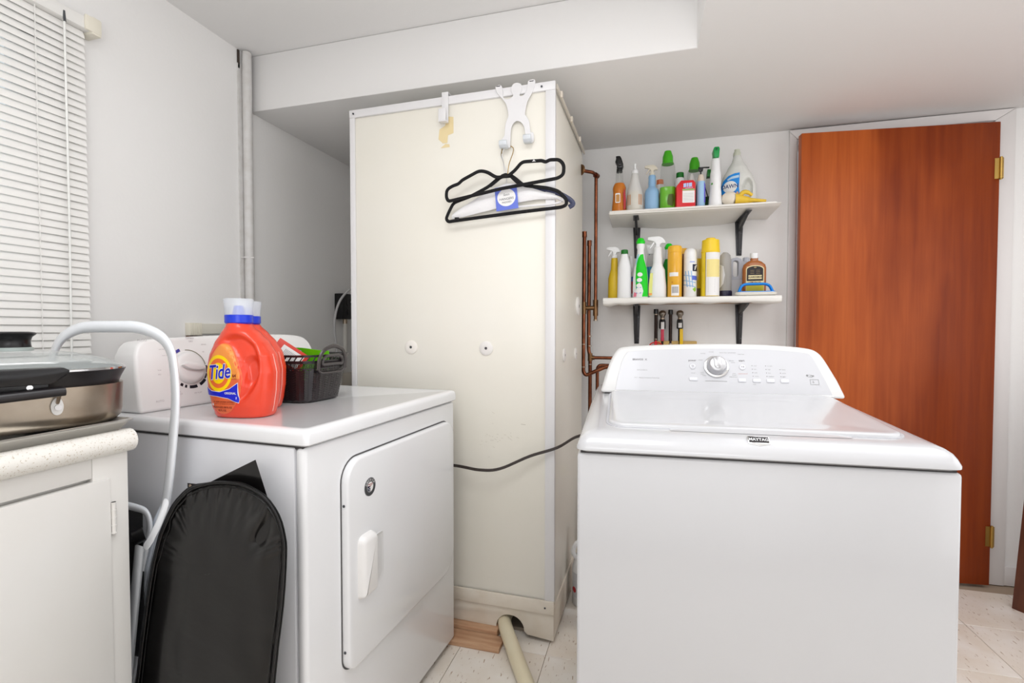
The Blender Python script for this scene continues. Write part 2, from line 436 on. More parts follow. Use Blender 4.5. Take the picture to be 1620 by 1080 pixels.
# ---------------------------------------------------------------- blind
bl = empty('window_blind', (XL + .03, 0, 0), label='white horizontal-slat blind with thin wand on the left wall', cat='blind')
BY0, BY1 = -.45, 1.115
MB().add(box(-.012, .022, BY0, BY1 + .012, 2.052, 2.088)).obj('headrail', BLIND, bl, bev=.002)
MB().add(box(-.03, .028, BY1 + .008, BY1 + .035, 2.045, 2.098)).add(box(.020, .030, BY1 - .01, BY1 + .035, 2.05, 2.095)).obj('end_bracket', BLINDCREAM, bl, bev=.003)
prof = []
for k in range(6):
    t = k / 5 - .5; prof.append((.025 * t, -.0016 + .0064 * (0.25 - t * t)))
sl = None; z = 2.040; k = 0
a = R(70)
def slat_pt(u, v):
    k = min(int(u * 5 + .5), 5); y = BY0 + v * (BY1 - BY0); px, ph = prof[k]
    return (px * math.cos(a) + ph * math.sin(a) + .004, y, -px * math.sin(a) + ph * math.cos(a))
while z > 1.02:
    if sl is None:
        sl = MB().add(slab(slat_pt, 6, 2, (.0008, 0, .0003))).obj('slat', BLIND, bl, ang=60); s_ = sl
    else:
        s_ = sl.copy(); COL.objects.link(s_); s_.parent = bl
    s_.location = (random.uniform(-.0004, .0004), 0, z); s_.rotation_euler = (random.uniform(-.0008, .0008), random.uniform(-.02, .02), 0)
    z -= .0219
MB().add(box(-.008, .014, BY0, BY1, z + .002, z + .014)).obj('bottom_rail', BLIND, bl, bev=.003)
for y in (.985, .45, -.1):
    c = MB()
    for dy in (-.0008, .0008): c.add(tube([(.0135, y + dy, 2.05), (.0135, y + dy, 1.02)], .0006, 6))
    zz = 2.030
    while zz > 1.03: c.add(cyl((.0135, y, zz - .003), (.0135, y, zz + .003), .0014, 6)); zz -= .0219
    c.obj('ladder_cord', BLIND, bl)
wd = MB().add(tube([(.022, 1.052, 2.045), (.024, 1.052, 1.5), (.024, 1.050, 1.03)], .0030, 8)).obj('wand', mat('clear_white_plastic', (240, 240, 236), .2), bl)
MB().add(cyl((.020, 1.052, 2.072), (.024, 1.052, 2.04), .0035, 8)).obj('wand_hook', GUN, bl)

# painted pipe in the corner under the beam
pp = empty('wall_pipe', (XL, 1.762, 0), label='white painted vertical pipe on the left wall by the soffit', cat='pipe')
MB().add(cyl((.024, 0, .02), (.024, 0, 2.333), .019, 16)).obj('pipe_body', mat('old_pipe_paint', (222, 220, 218), .5, noise_amt=.5, nscale=30, rgb2=(196, 190, 182), bump=.4, bscale=50), pp)
MB().add(box(0, .006, -.030, .03, .02, 2.28)).obj('backing_strip', mat('old_pipe_paint', (222, 220, 218), .5), pp)
MB().add(box(0, .006, -.029, -.020, 2.26, 2.337)).obj('gap_shade_strip', mat('gap_shade', (70, 60, 52), .7), pp)  # dark strip painted in for the shade of the gap beside the pipe
for z in (1.45, .6): MB().add(tube([(.001, -.024, z), (.024, -.024, z), (.046, 0, z), (.024, .024, z), (.001, .024, z)], .003, 6)).obj('pipe_strap', TRIM, pp)

# ---------------------------------------------------------------- power outlet behind the dryer
ob = empty('wall_outlet', (XL, 2.44, 1.27), label='black surface-mounted appliance outlet on left wall beside cream enclosure', cat='outlet')
MB().add(box(0, .055, -.045, .06, -.075, .070)).obj('outlet_box', BLK, ob, bev=.004)
MB().add(cyl((.055, .01, .02), (.058, .01, .02), .022, 20)).add(cyl((.055, .01, -.035), (.058, .01, -.035), .016, 20)).obj('outlet_face', BLKM, ob)
MB().add(tube([(.03, .01, -.075), (.03, .01, -.10)], .013, 12)).obj('conduit_nut', SOLDER, ob)
MB().add(tube(smooth([(.03, .01, -.09), (.03, .01, -.22), (.03, -.0, -.30), (.04, -.05, -.38), (.04, -.06, -.6)], 6), .012, 12)).obj('conduit', mat('white_conduit', (226, 222, 214), .5), ob)
MB().add(tube(smooth([(.06, .03, .02), (.10, .03, .075), (.09, -.02, .095), (.06, -.075, .03), (.05, -.11, -.06), (.05, -.115, -.15), (.06, -.105, -.30), (.06, -.11, -.5)], 8), .0065, 10)).obj('outlet_cord', mat('grey_cord', (196, 194, 194), .4), ob)

# pale ribbed bracket peeking over the dryer console
pb = empty('ribbed_bracket', (XL, 1.53, 1.10), label='small pale ribbed plastic strip end fixed to wall behind dryer console', cat='bracket')
m = MB().add(box(0, .022, -.062, -.008, .015, .063))
for k in range(7): m.add(box(.022, .024, -.060 + .0078 * k, -.056 + .0078 * k, .017, .061))
m.obj('ribbed_end', BLINDCREAM, pb, bev=.001)
MB().add(box(0, .018, -.004, .20, .02, .061)).obj('strip', mat('dusty_cream', (224, 219, 206), .4), pb, bev=.002)
MB().add(box(0, .024, -.060, -.006, .006, .013)).obj('bracket_foot', BRONZE, pb)

# ---------------------------------------------------------------- cream shower enclosure
EN = empty('shower_enclosure', (-1.147, 1.727, 0), R(-1.1), label='tall cream panelled shower enclosure with white edge strips and drain hole', cat='enclosure')
EW, ED, EH = .828, .70, 2.005
MB().add(box(.006, EW - .006, .004, ED, .12, EH - .003)).obj('panel', CREAM, EN, bev=.002)
# base skirt with arched drain hole
arch = [(.660 - .050 * math.cos(R(q)) + (.008 if q > 90 else 0), .030 + .052 * math.sin(R(q))) for q in range(0, 181, 15)]
MB().add(prism([(0, .034)] + arch[:1] + arch[1:] + [(.73, .020), (EW, .012), (EW, .125), (0, .125)], 'y', 0, .02)).obj('base_skirt', CREAMBASE, EN, bev=.002)
MB().add(prism([(.02, .014), (ED, .014), (ED, .125), (.02, .125)], 'x', EW - .02, EW)).obj('side_skirt', CREAMBASE, EN, bev=.002)
MB().add(prism([(.02, .034), (ED, .034), (ED, .125), (.02, .125)], 'x', 0, .02)).obj('side_skirt', CREAMBASE, EN, bev=.002)
MB().add(box(-.002, EW + .003, -.009, .0, .112, .160)).obj('base_trim', CREAMBASE, EN, bev=.002)
MB().add(box(-.002, EW + .003, -.006, .006, EH - .028, EH + .002)).add(box(0, EW, -.004, .03, EH, EH + .003)).obj('top_strip', WPLAS, EN, bev=.0015)
MB().add(box(EW - .032, EW + .003, -.004, .004, .160, EH - .028)).add(box(EW, EW + .003, 0, .012, .160, EH - .028)).obj('corner_strip', WPLAS, EN, bev=.001)
MB().add(box(-.002, .020, -.004, .004, .160, EH - .028)).obj('corner_strip', WPLAS, EN, bev=.001)
MB().add(box(EW, EW + .006, .02, ED, EH - .016, EH + .002)).obj('side_top_strip', mat('aged_strip', (206, 198, 184), .4), EN, bev=.001)
m = MB()
for y in (.08, .30, .52): m.add(box(EW + .004, EW + .012, y, y + .016, EH - .018, EH + .004))
m.obj('strip_clip', CREAMBASE, EN, bev=.001)
for x, z in ((.018, EH - .014), (EW - .045, EH - .014), (EW - .03, .135)):
    MB().add(cyl((x, -.0075, z), (x, -.0105, z), .0035, 10)).obj('screw', GUN, EN)
DISCM = mat('disc_plastic', (238, 234, 230), .35); DISCC = mat('disc_cream', (244, 238, 230), .35)
def disc(M, mt):
    o = MB().add(lathe([(0, .0265), (.003, .0265), (.0052, .022), (.0062, .012), (.0062, .0065), (.0050, .006), (.0050, .001)], 32)).obj('round_cover', mt, EN)
    o.matrix_local = M
    c = MB().add(lathe([(.0052, .0052), (.0060, .0045), (.0060, .0005)], 16)).obj('cover_plug', GUN, o)
FM = Matrix.Rotation(R(90), 4, 'X')
disc(Matrix.Translation((.262, .004, 1.069)) @ FM, DISCC)
disc(Matrix.Translation((.571, .004, 1.068)) @ FM, DISCM)
SM = Matrix.Rotation(R(90), 4, 'Y')
disc(Matrix.Translation((EW - .006, .22, 1.035)) @ SM, DISCM)
disc(Matrix.Translation((EW - .006, .50, 1.027)) @ SM, DISCM)
disc(Matrix.Translation((EW - .006, .555, 1.245)) @ SM @ Matrix.Scale(1.6, 4), DISCM)
# tape residue and scuffs
decal('tape_residue', merge2(fill2d([(.405, 1.838), (.418, 1.838), (.420, 1.858), (.436, 1.862), (.436, 1.905), (.418, 1.908), (.412, 1.885), (.395, 1.876), (.392, 1.850)]), fill2d([(.398, 1.826), (.425, 1.826), (.424, 1.834), (.412, 1.836)])), flat('tape', 232, 212, 164), EN, front(-.168, .004, 0) @ Matrix.Translation((0, -.735, 0)) @ Matrix.Diagonal((1.4, 1.4, 1, 1)), .0006)
sc = []
random.seed(9)
for k in range(26):
    x = random.gauss(.61, .045); z = random.gauss(.735, .03); L = random.uniform(.003, .012); an = random.uniform(-.6, .1)
    sc.append(([(x, z), (x + L * math.cos(an), z + L * math.sin(an)), (x + L * math.cos(an), z + L * math.sin(an) + .0007), (x, z + .0007)], [(0, 1, 2, 3)]))
sc.append(([(.705, .792), (.722, .791), (.722, .7925), (.705, .7935)], [(0, 1, 2, 3)]))
sc.append(([(.07, .42), (.075, .42), (.0735, .4235), (.07, .423)], [(0, 1, 2, 3)]))
decal('scuff_marks', merge2(*sc), flat('scuff', 190, 182, 166), EN, front(0, .004, 0), .0005)
tag(MB().add(box(-1.12, -.34, 1.76, 2.38, 0.0, .012)).obj('enclosure_shadow_floor', mat('shade_sheet', (150, 138, 124), .9)), 'dark sheet standing in for shade under the shower enclosure', 'shade_sheet')  # dark sheet painted in as the enclosure's shade on the floor

# wood shims and drain pipe
def plank(name, x0, x1, y0, y1, z0, z1, label, rz=0):
    o = MB().add(box(-(x1 - x0) / 2, (x1 - x0) / 2, -(y1 - y0) / 2, (y1 - y0) / 2, 0, z1 - z0)).obj(name, WOODRAW, bev=.0015)
    o.location = ((x0 + x1) / 2, (y0 + y1) / 2, z0); o.rotation_euler = (0, 0, rz)
    tag(o, label, 'wood block'); 
plank('wood_block', -.84, -.525, 1.688, 1.735, 0, .031, 'raw pine block shimmed under the front edge of the shower enclosure')
plank('wood_block', -.84, -.495, 1.612, 1.684, 0, .017, 'flat raw pine offcut lying on floor in front of taller block')
dp = tag(MB().add(tube(smooth([(-.515, 1.80, .045), (-.505, 1.72, .045), (-.43, 1.585, .034), (-.355, 1.455, .028), (-.30, 1.36, .027)], 6), .0255, 24)).obj('drain_pipe', PVC), 'yellowed plastic drain pipe coming out of arched hole in enclosure base', 'pipe')

# ---------------------------------------------------------------- hooks over the enclosure
oh = empty('over_door_hook', (-.733, 1.7215, 2.008), label='small plain white hook over top edge of shower enclosure', cat='hook')
m = MB().add(box(-.013, .013, -.0135, -.0095, -.100, .012)).add(box(-.013, .013, -.0135, .024, .010, .013)).add(box(-.013, .013, .021, .024, -.02, .012)).add(box(-.018, .011, -.034, -.031, -.098, -.055)).add(box(-.018, .013, -.034, -.0095, -.102, -.098))
m.obj('hook_body', WPLAS, oh, bev=.001)
mh = empty('figure_shaped_hook', (-.4565, 1.7070, 0), label='white flat hook shaped like a climbing figure with two peg feet', cat='hook')
fig = [(-.078, 2.012), (-.060, 2.016), (-.052, 2.003), (-.049, 1.972), (-.036, 1.963), (-.020, 1.966), (-.012, 1.974), (-.019, 1.987), (-.019, 2.002), (-.010, 2.014), (.004, 2.016), (.017, 2.009), (.021, 1.996), (.018, 1.983), (.012, 1.972), (.020, 1.967), (.033, 1.976), (.040, 1.992), (.042, 2.012), (.048, 2.019), (.066, 2.019), (.068, 2.004), (.058, 1.975), (.040, 1.945), (.032, 1.905), (.036, 1.895), (.047, 1.875), (.052, 1.838), (.062, 1.834), (.062, 1.802), (.036, 1.802), (.032, 1.838), (.026, 1.862), (.014, 1.877), (.000, 1.881), (-.013, 1.872), (-.020, 1.852), (-.023, 1.800), (-.026, 1.790), (-.052, 1.796), (-.058, 1.818), (-.045, 1.834), (-.042, 1.868), (-.034, 1.893), (-.030, 1.905), (-.037, 1.942), (-.052, 1.965), (-.072, 1.990)]
fs = [(p.x, p.y) for p in smooth([(a_, b_, 0) for a_, b_ in fig], 3, True)]
MB().add(prism(fs, 'y', -.0035, .0)).obj('figure_plate', WPLAS, mh, bev=.0008, seg=1, bev_ang=50)
MB().add(box(-.075, -.060, -.0035, .03, 2.011, 2.014)).add(box(.048, .063, -.0035, .03, 2.013, 2.016)).obj('clip', WPLAS, mh)
for x, z in ((-.043, 1.801), (.045, 1.812)):
    m = MB().add(prism([(-.0035, z - .016), (-.022, z - .016), (-.032, z - .008), (-.034, z + .004), (-.027, z + .010), (-.024, z - .002), (-.016, z - .009), (-.0035, z - .010)], 'x', x - .014, x + .014))
    m.obj('peg', mat('peg_plastic', (214, 218, 222), .35), mh, bev=.0012)

# hangers
def velvet(name, pts, y, label, hook, bevr=.0042, group=None):
    e = empty(name, (0, y, 0), label=label, cat='hanger')
    path = fillet([(p[0], 0, p[1]) for p in pts] , .014, 4)
    MB().add(tube(path, .004, 8, closed=True, flat=(.0062, .0030), up=(0, 1, 0))).obj('hanger_frame', VEL, e)
    MB().add(tube(smooth([(p[0], p[2] if len(p) > 2 else 0, p[1]) for p in hook], 5), .0015, 6)).obj('hanger_hook', BRASS if 'second' not in label else CHROME, e)
    return e
h1 = velvet('velvet_hanger', [(-.4927, 1.679), (-.520, 1.676), (-.556, 1.700), (-.585, 1.707), (-.615, 1.694), (-.652, 1.678), (-.665, 1.666), (-.690, 1.660), (-.712, 1.648), (-.713, 1.620), (-.705, 1.606), (-.690, 1.608), (-.50, 1.637), (-.30, 1.657), (-.281, 1.668), (-.279, 1.700), (-.295, 1.720), (-.330, 1.722), (-.343, 1.715), (-.356, 1.722), (-.428, 1.724), (-.452, 1.697), (-.474, 1.682)], 1.672,
            'tilted front black velvet hanger with notched shoulders', [(-.480, 1.680), (-.4745, 1.72), (-.466, 1.765, .02), (-.470, 1.790, .036), (-.492, 1.800, .036), (-.506, 1.785, .024), (-.505, 1.765, .012)])
h2 = velvet('velvet_hanger', [(-.4935, 1.684), (-.520, 1.676), (-.555, 1.650), (-.62, 1.622), (-.690, 1.602), (-.712, 1.562), (-.719, 1.545), (-.710, 1.534), (-.690, 1.536), (-.45, 1.552), (-.29, 1.560), (-.272, 1.566), (-.272, 1.585), (-.300, 1.616), (-.34, 1.630), (-.425, 1.645), (-.45, 1.668), (-.468, 1.682)], 1.683,
            'second black velvet hanger behind the tilted one, hanging lower', [(-.494, 1.685), (-.498, 1.73), (-.511, 1.765, .012), (-.508, 1.79, .026), (-.49, 1.797, .026), (-.476, 1.789, .022)])
# filled brow of the black hangers
MB().add(prism([(-.528, 1.673), (-.505, 1.690), (-.492, 1.694), (-.476, 1.690), (-.456, 1.672), (-.44, 1.653), (-.430, 1.648), (-.440, 1.645), (-.452, 1.654), (-.474, 1.676), (-.505, 1.676), (-.530, 1.658), (-.545, 1.648), (-.555, 1.650)], 'y', -.002, .002)).obj('hanger_neck', VEL, h2, bev=.001)
MB().add(cyl((-.384, -.0042, 1.7238), (-.384, -.0026, 1.7238), .0028, 8)).add(box(-.390, -.378, -.004, -.0028, 1.7205, 1.722)).obj('size_mark', WPLAS, h1)
MB().add(prism([(-.436, 1.5585), (-.428, 1.5585), (-.432, 1.562)], 'y', -.0042, -.0028)).obj('size_mark', WPLAS, h2)
MB().add(box(-.684, -.668, -.005, .004, 1.5365, 1.548)).obj('clip', BLK, h2, bev=.001)
# padded white hanger with paper label
e = empty('padded_hanger', (0, 1.700, 0), label='white fabric-covered hanger with a blue printed paper label, behind black hangers', cat='hanger')
def arm(side):
    pts = [(-.492, 1.668), (-.44, 1.655), (-.36, 1.628), (-.296, 1.602)] if side > 0 else [(-.492, 1.668), (-.555, 1.642), (-.63, 1.605), (-.697, 1.562)]
    rs = [.010, .016, .017, .009]
    P3 = smooth([(a_, 0, b_ - .02) for a_, b_ in pts], 5)
    r2 = [rs[min(int(i / 5), 3)] * (1 - (i / 5) % 1) + rs[min(int(i / 5) + 1, 3)] * ((i / 5) % 1) for i in range(len(P3))]
    return tube(P3, r2, 10)
FAB = mat('white_cloth', (240, 238, 238), .8, bump=.5, bscale=60)
def band(u, v):
    top = [(-.700, 1.565), (-.66, 1.59), (-.57, 1.635), (-.50, 1.662), (-.46, 1.660), (-.38, 1.632), (-.31, 1.606), (-.285, 1.586)]
    bot = [(-.702, 1.548), (-.66, 1.553), (-.57, 1.568), (-.50, 1.582), (-.46, 1.590), (-.38, 1.598), (-.31, 1.594), (-.285, 1.580)]
    t = u * 7; i = min(int(t), 6); f_ = t - i
    a_ = Vector(top[i]).lerp(Vector(top[i + 1]), f_); b_ = Vector(bot[i]).lerp(Vector(bot[i + 1]), f_)
    p = a_.lerp(b_, v)
    return (p.x, -.007 * math.sin(PI * v) - .001 * math.sin(31 * u), p.y)
MB().add(slab(band, 30, 7, (0, .006, 0))).obj('cloth_cover', FAB, e)
MB().add(tube(fillet([(-.52, .005, 1.577), (-.33, .005, 1.578), (-.295, .005, 1.583), (-.285, .005, 1.600)], .02), .0035, 8)).obj('cloth_bar', FAB, e)
MB().add(tube(fillet([(-.45, .010, 1.650), (-.35, .010, 1.632), (-.30, .010, 1.615), (-.262, .010, 1.590), (-.250, .010, 1.574), (-.268, .010, 1.565)], .02), .0065, 8, flat=(.0085, .0045), up=(0, 1, 0))).obj('bar_end', mat('navy_plastic', (52, 56, 84), .4), e)
MB().add(tube(smooth([(-.492, 0, 1.655), (-.492, 0, 1.70), (-.503, 0, 1.735), (-.507, -.001, 1.765), (-.500, 0.001, 1.788), (-.485, .001, 1.792)], 5), .0016, 6)).obj('hanger_hook', WPLAS, e)
LB = front(-.489, -.011, 1.607, 0) @ Matrix.Rotation(R(5), 4, 'Z')
decal('paper_label', fill2d(rrect(-.041, .041, -.042, .042, .001)), flat('label_blue', 104, 122, 214), e, LB, .0)
decal('label_oval', fill2d(ellipse(0, .002, .034, .031)), flat('label_white', 240, 238, 236), e, LB, .0004)
m2 = [shift2(text_vf('HANGERS', .012, .0), 0, -.003)]
m2 += [shift2(text_vf('PADDED', .009), 0, -.015), shift2(text_vf('Satin', .012, shear=.3), 0, .012)]
decal('label_lettering', merge2(*m2), flat('ink', 60, 60, 66), e, LB, .0008)

# ---------------------------------------------------------------- power cord between dryer and washer
cordp = smooth([(-.90, 1.69, .635), (-.69, 1.675, .637), (-.58, 1.655, .634), (-.504, 1.66, .643), (-.40, 1.68, .690), (-.305, 1.70, .722), (-.24, 1.78, .75), (-.16, 1.86, .742), (-.05, 1.86, .70)], 6)
tag(MB().add(tube(cordp, .0032, 8)).add(tube([p + Vector((0, -.003, -.004)) for p in cordp], .0030, 8)).obj('power_cord', mat('dark_cord', (58, 50, 46), .45)), 'dark twin power cord hanging across the enclosure between dryer and washer', 'cord')

# ---------------------------------------------------------------- copper plumbing
pl = empty('copper_plumbing', (0, 0, 0), label='exposed copper water pipes beside the shower enclosure on back wall', cat='pipes')
PY = 2.475
def cp(name, pts, r=.0085, parent=pl, m=COPPER, fr=.014): return MB().add(tube(fillet(pts, fr, 5), r, 12)).obj(name, m, parent)
a1 = cp('shower_pipe', [(-.318, 2.38, 1.905), (-.262, 2.43, 1.905), (-.252, PY, 1.900), (-.252, PY, 1.25)])
MB().add(cyl((-.318, 2.375, 1.905), (-.312, 2.381, 1.905), .026, 20)).obj('flange', BRONZE, a1)
MB().add(cyl((-.254, 2.455, 1.9), (-.246, 2.48, 1.9), .013, 14)).obj('elbow_fitting', COPPER, a1)
MB().add(cyl((-.252, PY, 1.205), (-.252, PY, 1.285), .0125, 14)).add(cyl((-.252, PY, 1.18), (-.252, PY, 1.205), .0085, 12)).obj('tee_fitting', BRONZE, a1)
MB().add(cyl((-.252, PY, 1.180), (-.252, PY, 1.187), .0105, 12)).obj('cap_nut', SOLDER, a1)
a2 = cp('hot_water_pipe', [(-.3085, PY, 1.612), (-.312, PY, .925), (-.30, PY, .905), (-.20, PY, .95), (-.10, PY, .955)], r=.0095)
MB().add(cyl((-.3085, PY, 1.60), (-.3085, PY, 1.628), .0118, 14)).obj('end_cap', COPPER, a2)
MB().add(cyl((-.3100, PY, 1.215), (-.3100, PY, 1.275), .013, 14)).add(cyl((-.31, PY, 1.245), (-.252, PY, 1.245), .011, 12)).obj('tee_fitting', BRONZE, a2)
for z in (1.06, .945): MB().add(cyl((-.311, PY, z), (-.311, PY, z + .005), .0108, 12)).obj('solder_joint', SOLDER, a2)
PY2 = 2.53
a3 = cp('cold_water_pipe', [(-.290, PY2, 1.575), (-.292, PY2, 1.03), (-.284, PY2, 1.0), (-.284, PY2, .02)], r=.0095)
MB().add(cyl((-.290, PY2, 1.565), (-.290, PY2, 1.592), .0118, 14)).obj('end_cap', COPPER, a3)
MB().add(cyl((-.284, PY2, .975), (-.284, PY2, 1.015), .0125, 14)).add(cyl((-.284, PY2, .992), (-.262, PY2, .992), .0115, 12)).obj('tee_fitting', BRONZE, a3)
cp('branch_pipe', [(-.27, PY2, .992), (-.02, PY2, .992)], r=.0085)
cp('branch_pipe', [(-.10, PY2 - .02, .955), (-.235, PY2 - .02, .955), (-.245, PY2 - .02, .94), (-.245, PY2 - .02, .02)], r=.0085)
for z in (1.05, 1.10, .955): MB().add(cyl((-.288 if z > 1 else -.284, PY2, z), (-.288 if z > 1 else -.284, PY2, z + .005), .0108, 12)).obj('solder_joint', SOLDER, a3)

# ---------------------------------------------------------------- dryer
DR = empty('clothes_dryer', (-.7136, .8914, 0), R(86.42), label='white front-loading electric dryer with rotary dial against left wall', cat='dryer')
DW, DD = .740, .690
MB().add(box(.001, DW - .001, .029, DD - .01, .02, .8795)).obj('body', ENAMSIDE, DR, bev=.004)
MB().add(box(.0, DW, .0, .028, .02, .8805)).obj('front_panel', ENAM, DR, bev=.012, seg=4)
MB().add(box(.006, DW - .006, .008, DD - .02, .876, .886)).obj('top_gap', DARK, DR)
rings = []
for i, (ins, z) in enumerate(((.002, .884), (-.003, .888), (-.003, .908), (.000, .916), (.006, .920), (.016, .9215))):
    rings.append(rrect(ins, DW - ins, -.006 + ins, DD - ins, .012, 4, z))
rings.append(rrect(.028, DW - .028, .02, DD - .028, .012, 4, .9195))
MB().add(loft(rings)).obj('top', ENAM, DR, ang=50)
for x in (.05, DW - .05):
    for y in (.06, DD - .06): MB().add(cyl((x, y, 0), (x, y, .022), .018, 12)).obj('foot', RUB, DR)
# door: outline in front plane (x, z)
do = rrect(.120, .698, .303, .822, (.052, .055, .035, .075), 8)
def face_loft(poly, ys, cx, cz):
    """poly grown/shrunk along the front normal; ys: (y, inset)"""
    rs = []
    n = len(poly)
    for y, ins in ys:
        r_ = []
        for i, p in enumerate(poly):
            a_ = Vector(poly[i - 1]); b_ = Vector(poly[(i + 1) % n]); t = (b_ - a_).normalized(); nn = Vector((-t.y, t.x))
            q = Vector(p) + nn * ins; r_.append((q.x, y, q.y))
        rs.append(r_)
    return loft(rs)
MB().add(face_loft(do, [(-.0006, -.004), (-.0008, -.0005)], 0, 0)).obj('door_gap', mat('shadow_gap', (90, 88, 88), .7), DR)
dd = MB().add(face_loft(do, [(-.0012, 0), (-.014, .0), (-.018, .0025), (-.0195, .007)], 0, 0)).obj('door', ENAM, DR, ang=50)
ho = rrect(.172, .250, .470, .620, (.02, .02, .012, .012), 5)
MB().add(face_loft(rrect(.186, .264, .476, .606, (.012, .012, .02, .02), 5), [(-.0190, 0), (-.0215, .002), (-.0200, .006), (-.0197, .012)], 0, 0)).obj('handle_recess', mat('recess_plastic', (214, 213, 212), .4), dd)
MB().add(face_loft(rrect(.155, .224, .468, .626, (.022, .020, .012, .018), 5), [(-.0195, 0), (-.030, .003), (-.036, .008), (-.038, .014)], 0, 0)).obj('handle', CONS, dd, ang=60)
for z in (.715, .358): MB().add(cyl((.1196, -.008, z), (.1185, -.008, z), .0035, 10)).obj('screw', GUN, dd)
for z0, z1 in ((.672, .735), (.372, .452)):
    MB().add(box(.6995, .704, -.013, -.001, z0, z1)).obj('hinge', SOLDER, DR)
st = MB().add(cyl((.207, -.0195, .737), (.207, -.0203, .737), .0235, 36)).obj('round_sticker', flat('sticker_silver', 150, 150, 152, .25), dd)
SF = front(.207, -.0203, .737)
decal('sticker_ring', ring2d(0, 0, .0225, .0225, .0085), flat('sticker_dark', 58, 60, 62), st, SF, .0003)
decal('sticker_field', fill2d(ellipse(0, 0, .0125, .0125)), flat('label_white', 240, 238, 236), st, SF, .0005)
decal('sticker_canton', fill2d([(-.012, -.004), (-.009, -.009), (0, -.0122), (.0, .003), (-.012, .004)]), flat('navy', 24, 30, 62), st, SF, .0008)
decal('sticker_stripes', merge2(*[fill2d([(-.009, .004 + k), (.0, .003 + k), (.010, .006 + k * .6), (.010, .0045 + k * .6), (.0, .001 + k), (-.009, .002 + k)]) for k in (0, .0045)]), flat('dark_red', 150, 26, 40), st, SF, .0008)
stv, stf = [], []
for sx, sy in ((-.008, -.003), (-.004, -.007), (-.003, -.001)):
    k = len(stv)
    for i in range(10):
        rr = .0022 if i % 2 == 0 else .0009; stv.append((sx + rr * math.sin(PI * i / 5), sy + rr * math.cos(PI * i / 5)))
    stf.append(tuple(range(k, k + 10)))
decal('sticker_stars', (stv, stf), flat('label_white', 240, 238, 236), st, SF, .0011)
lt = []
for i, ch in enumerate('AMERICA'):
    v_, f_ = text_vf(ch, .0085, .02); an = R(62 - i * 20.6); ca, sa = math.cos(an), math.sin(an)
    lt.append(([(x * ca - (y + .0182) * sa, x * sa + (y + .0182) * ca) for x, y in v_], f_))
decal('lettering', merge2(*lt), flat('silver_ink', 222, 222, 222), st, SF, .0007)
# console
def console(parent, outline, y0, lean_y, lean_z, depth, m, bev, z0, name='console'):
    """outline (x, t) on a leaning face; t up"""
    fr_ = [(x, y0 + t * lean_y / lean_z, z0 + t) for x, t in outline]
    n = len(fr_); bk = []
    for (x, t) in outline: bk.append((x, y0 + depth, z0 + t * .97))
    return MB().add(loft([fr_, bk])).obj(name, m, parent, bev=bev, seg=4, ang=45)
co = [(.028, -.0)] + [(.034, .09)] + [(p.x, p.y) for p in smooth([(.043, .150, 0), (.060, .182, 0), (.100, .193, 0), (.28, .200, 0), (.52, .202, 0), (.640, .195, 0), (.684, .173, 0), (.703, .125, 0)], 5)] + [(.712, .0)]
console(DR, co, .548, .05, .19, .125, CONS, .010, .9195)
CF = Matrix.Translation((0, .548, .9195)) @ Matrix.Rotation(R(-14.7), 4, 'X') @ FRONT
def onc(x, t): return CF @ Matrix.Translation((x, t / math.cos(R(14.7)), 0))
dm = onc(.183, .108)
dial = MB().add(lathe([(0, .0465), (.004, .0465), (.012, .042), (.015, .036), (.0155, .02), (.0155, .001)], 40)).obj('dial', CONS, DR, ang=50)
dial.matrix_local = dm
MB().add(prism([(-.036, -.001), (-.018, .0085), (.010, .010), (.034, .004), (.034, -.004), (.010, -.010), (-.018, -.0085)], 'z', .0145, .026)).obj('dial_grip', CONS, dial, bev=.003, rot=(0, 0, R(-12)))
def arcband(r0, r1, a0, a1, n=14):
    v = [(r_ * math.cos(R(a0 + (a1 - a0) * i / n)), r_ * math.sin(R(a0 + (a1 - a0) * i / n))) for r_ in (r0, r1) for i in range(n + 1)]
    return v, [(i, i + 1, n + 2 + i, n + 1 + i) for i in range(n)]
decal('dial_scale_blue', arcband(.0520, .0605, 108, 148), flat('dial_blue', 70, 62, 160), DR, dm, .0006)
decal('dial_scale_line', arcband(.0520, .0540, 92, 8), flat('dial_olive', 110, 104, 70), DR, dm, .0006)
decal('dial_scale_black', merge2(arcband(.0520, .0605, 206, 224), arcband(.0520, .0605, 232, 240), arcband(.0520, .0605, 246, 252), arcband(.0520, .0605, 260, 284), arcband(.0520, .0605, 294, 318), arcband(.0520, .057, 320, 338), arcband(.0520, .057, 340, 364)), flat('dial_black', 24, 20, 32), DR, dm, .0006)
tx = []
for s, x, y, sz in (('TIMED', .02, .088, .009), ('DRY', .022, .078, .007), ('HEAVY', -.055, .066, .0055), ('normal', -.068, .058, .0055), ('AUTO', -.115, .085, .009), ('delicate', .06, .068, .0055), ('40', .054, .045, .006), ('30', .068, .020, .006), ('OFF', .07, -.02, .007), ('AIR FLUFF', .012, -.075, .0055), ('WRINKLE', -.05, -.066, .0055), ('PREVENT', -.045, -.073, .0055), ('low', -.085, .0, .006), ('dry', -.087, -.012, .006), ('AUTO', -.10, -.085, .008), ('more dry', -.062, .040, .0045)):
    tx.append(shift2(text_vf(s, sz), x, y))
decal('console_lettering', merge2(*tx), flat('pale_ink', 186, 180, 180), DR, dm, .0005)
decal('console_lettering', text_vf('START  SIGNAL', .008), flat('pale_ink', 186, 180, 180), DR, onc(.60, .150), .0005)
b2 = MB().add(lathe([(0, .020), (.010, .018), (.013, .014), (.013, .001)], 24)).obj('start_knob', CONS, DR); b2.matrix_local = onc(.60, .085)
decal('knob_mark', arcband(.021, .024, 40, 140), flat('dial_black', 24, 20, 32), DR, onc(.60, .085), .0005)

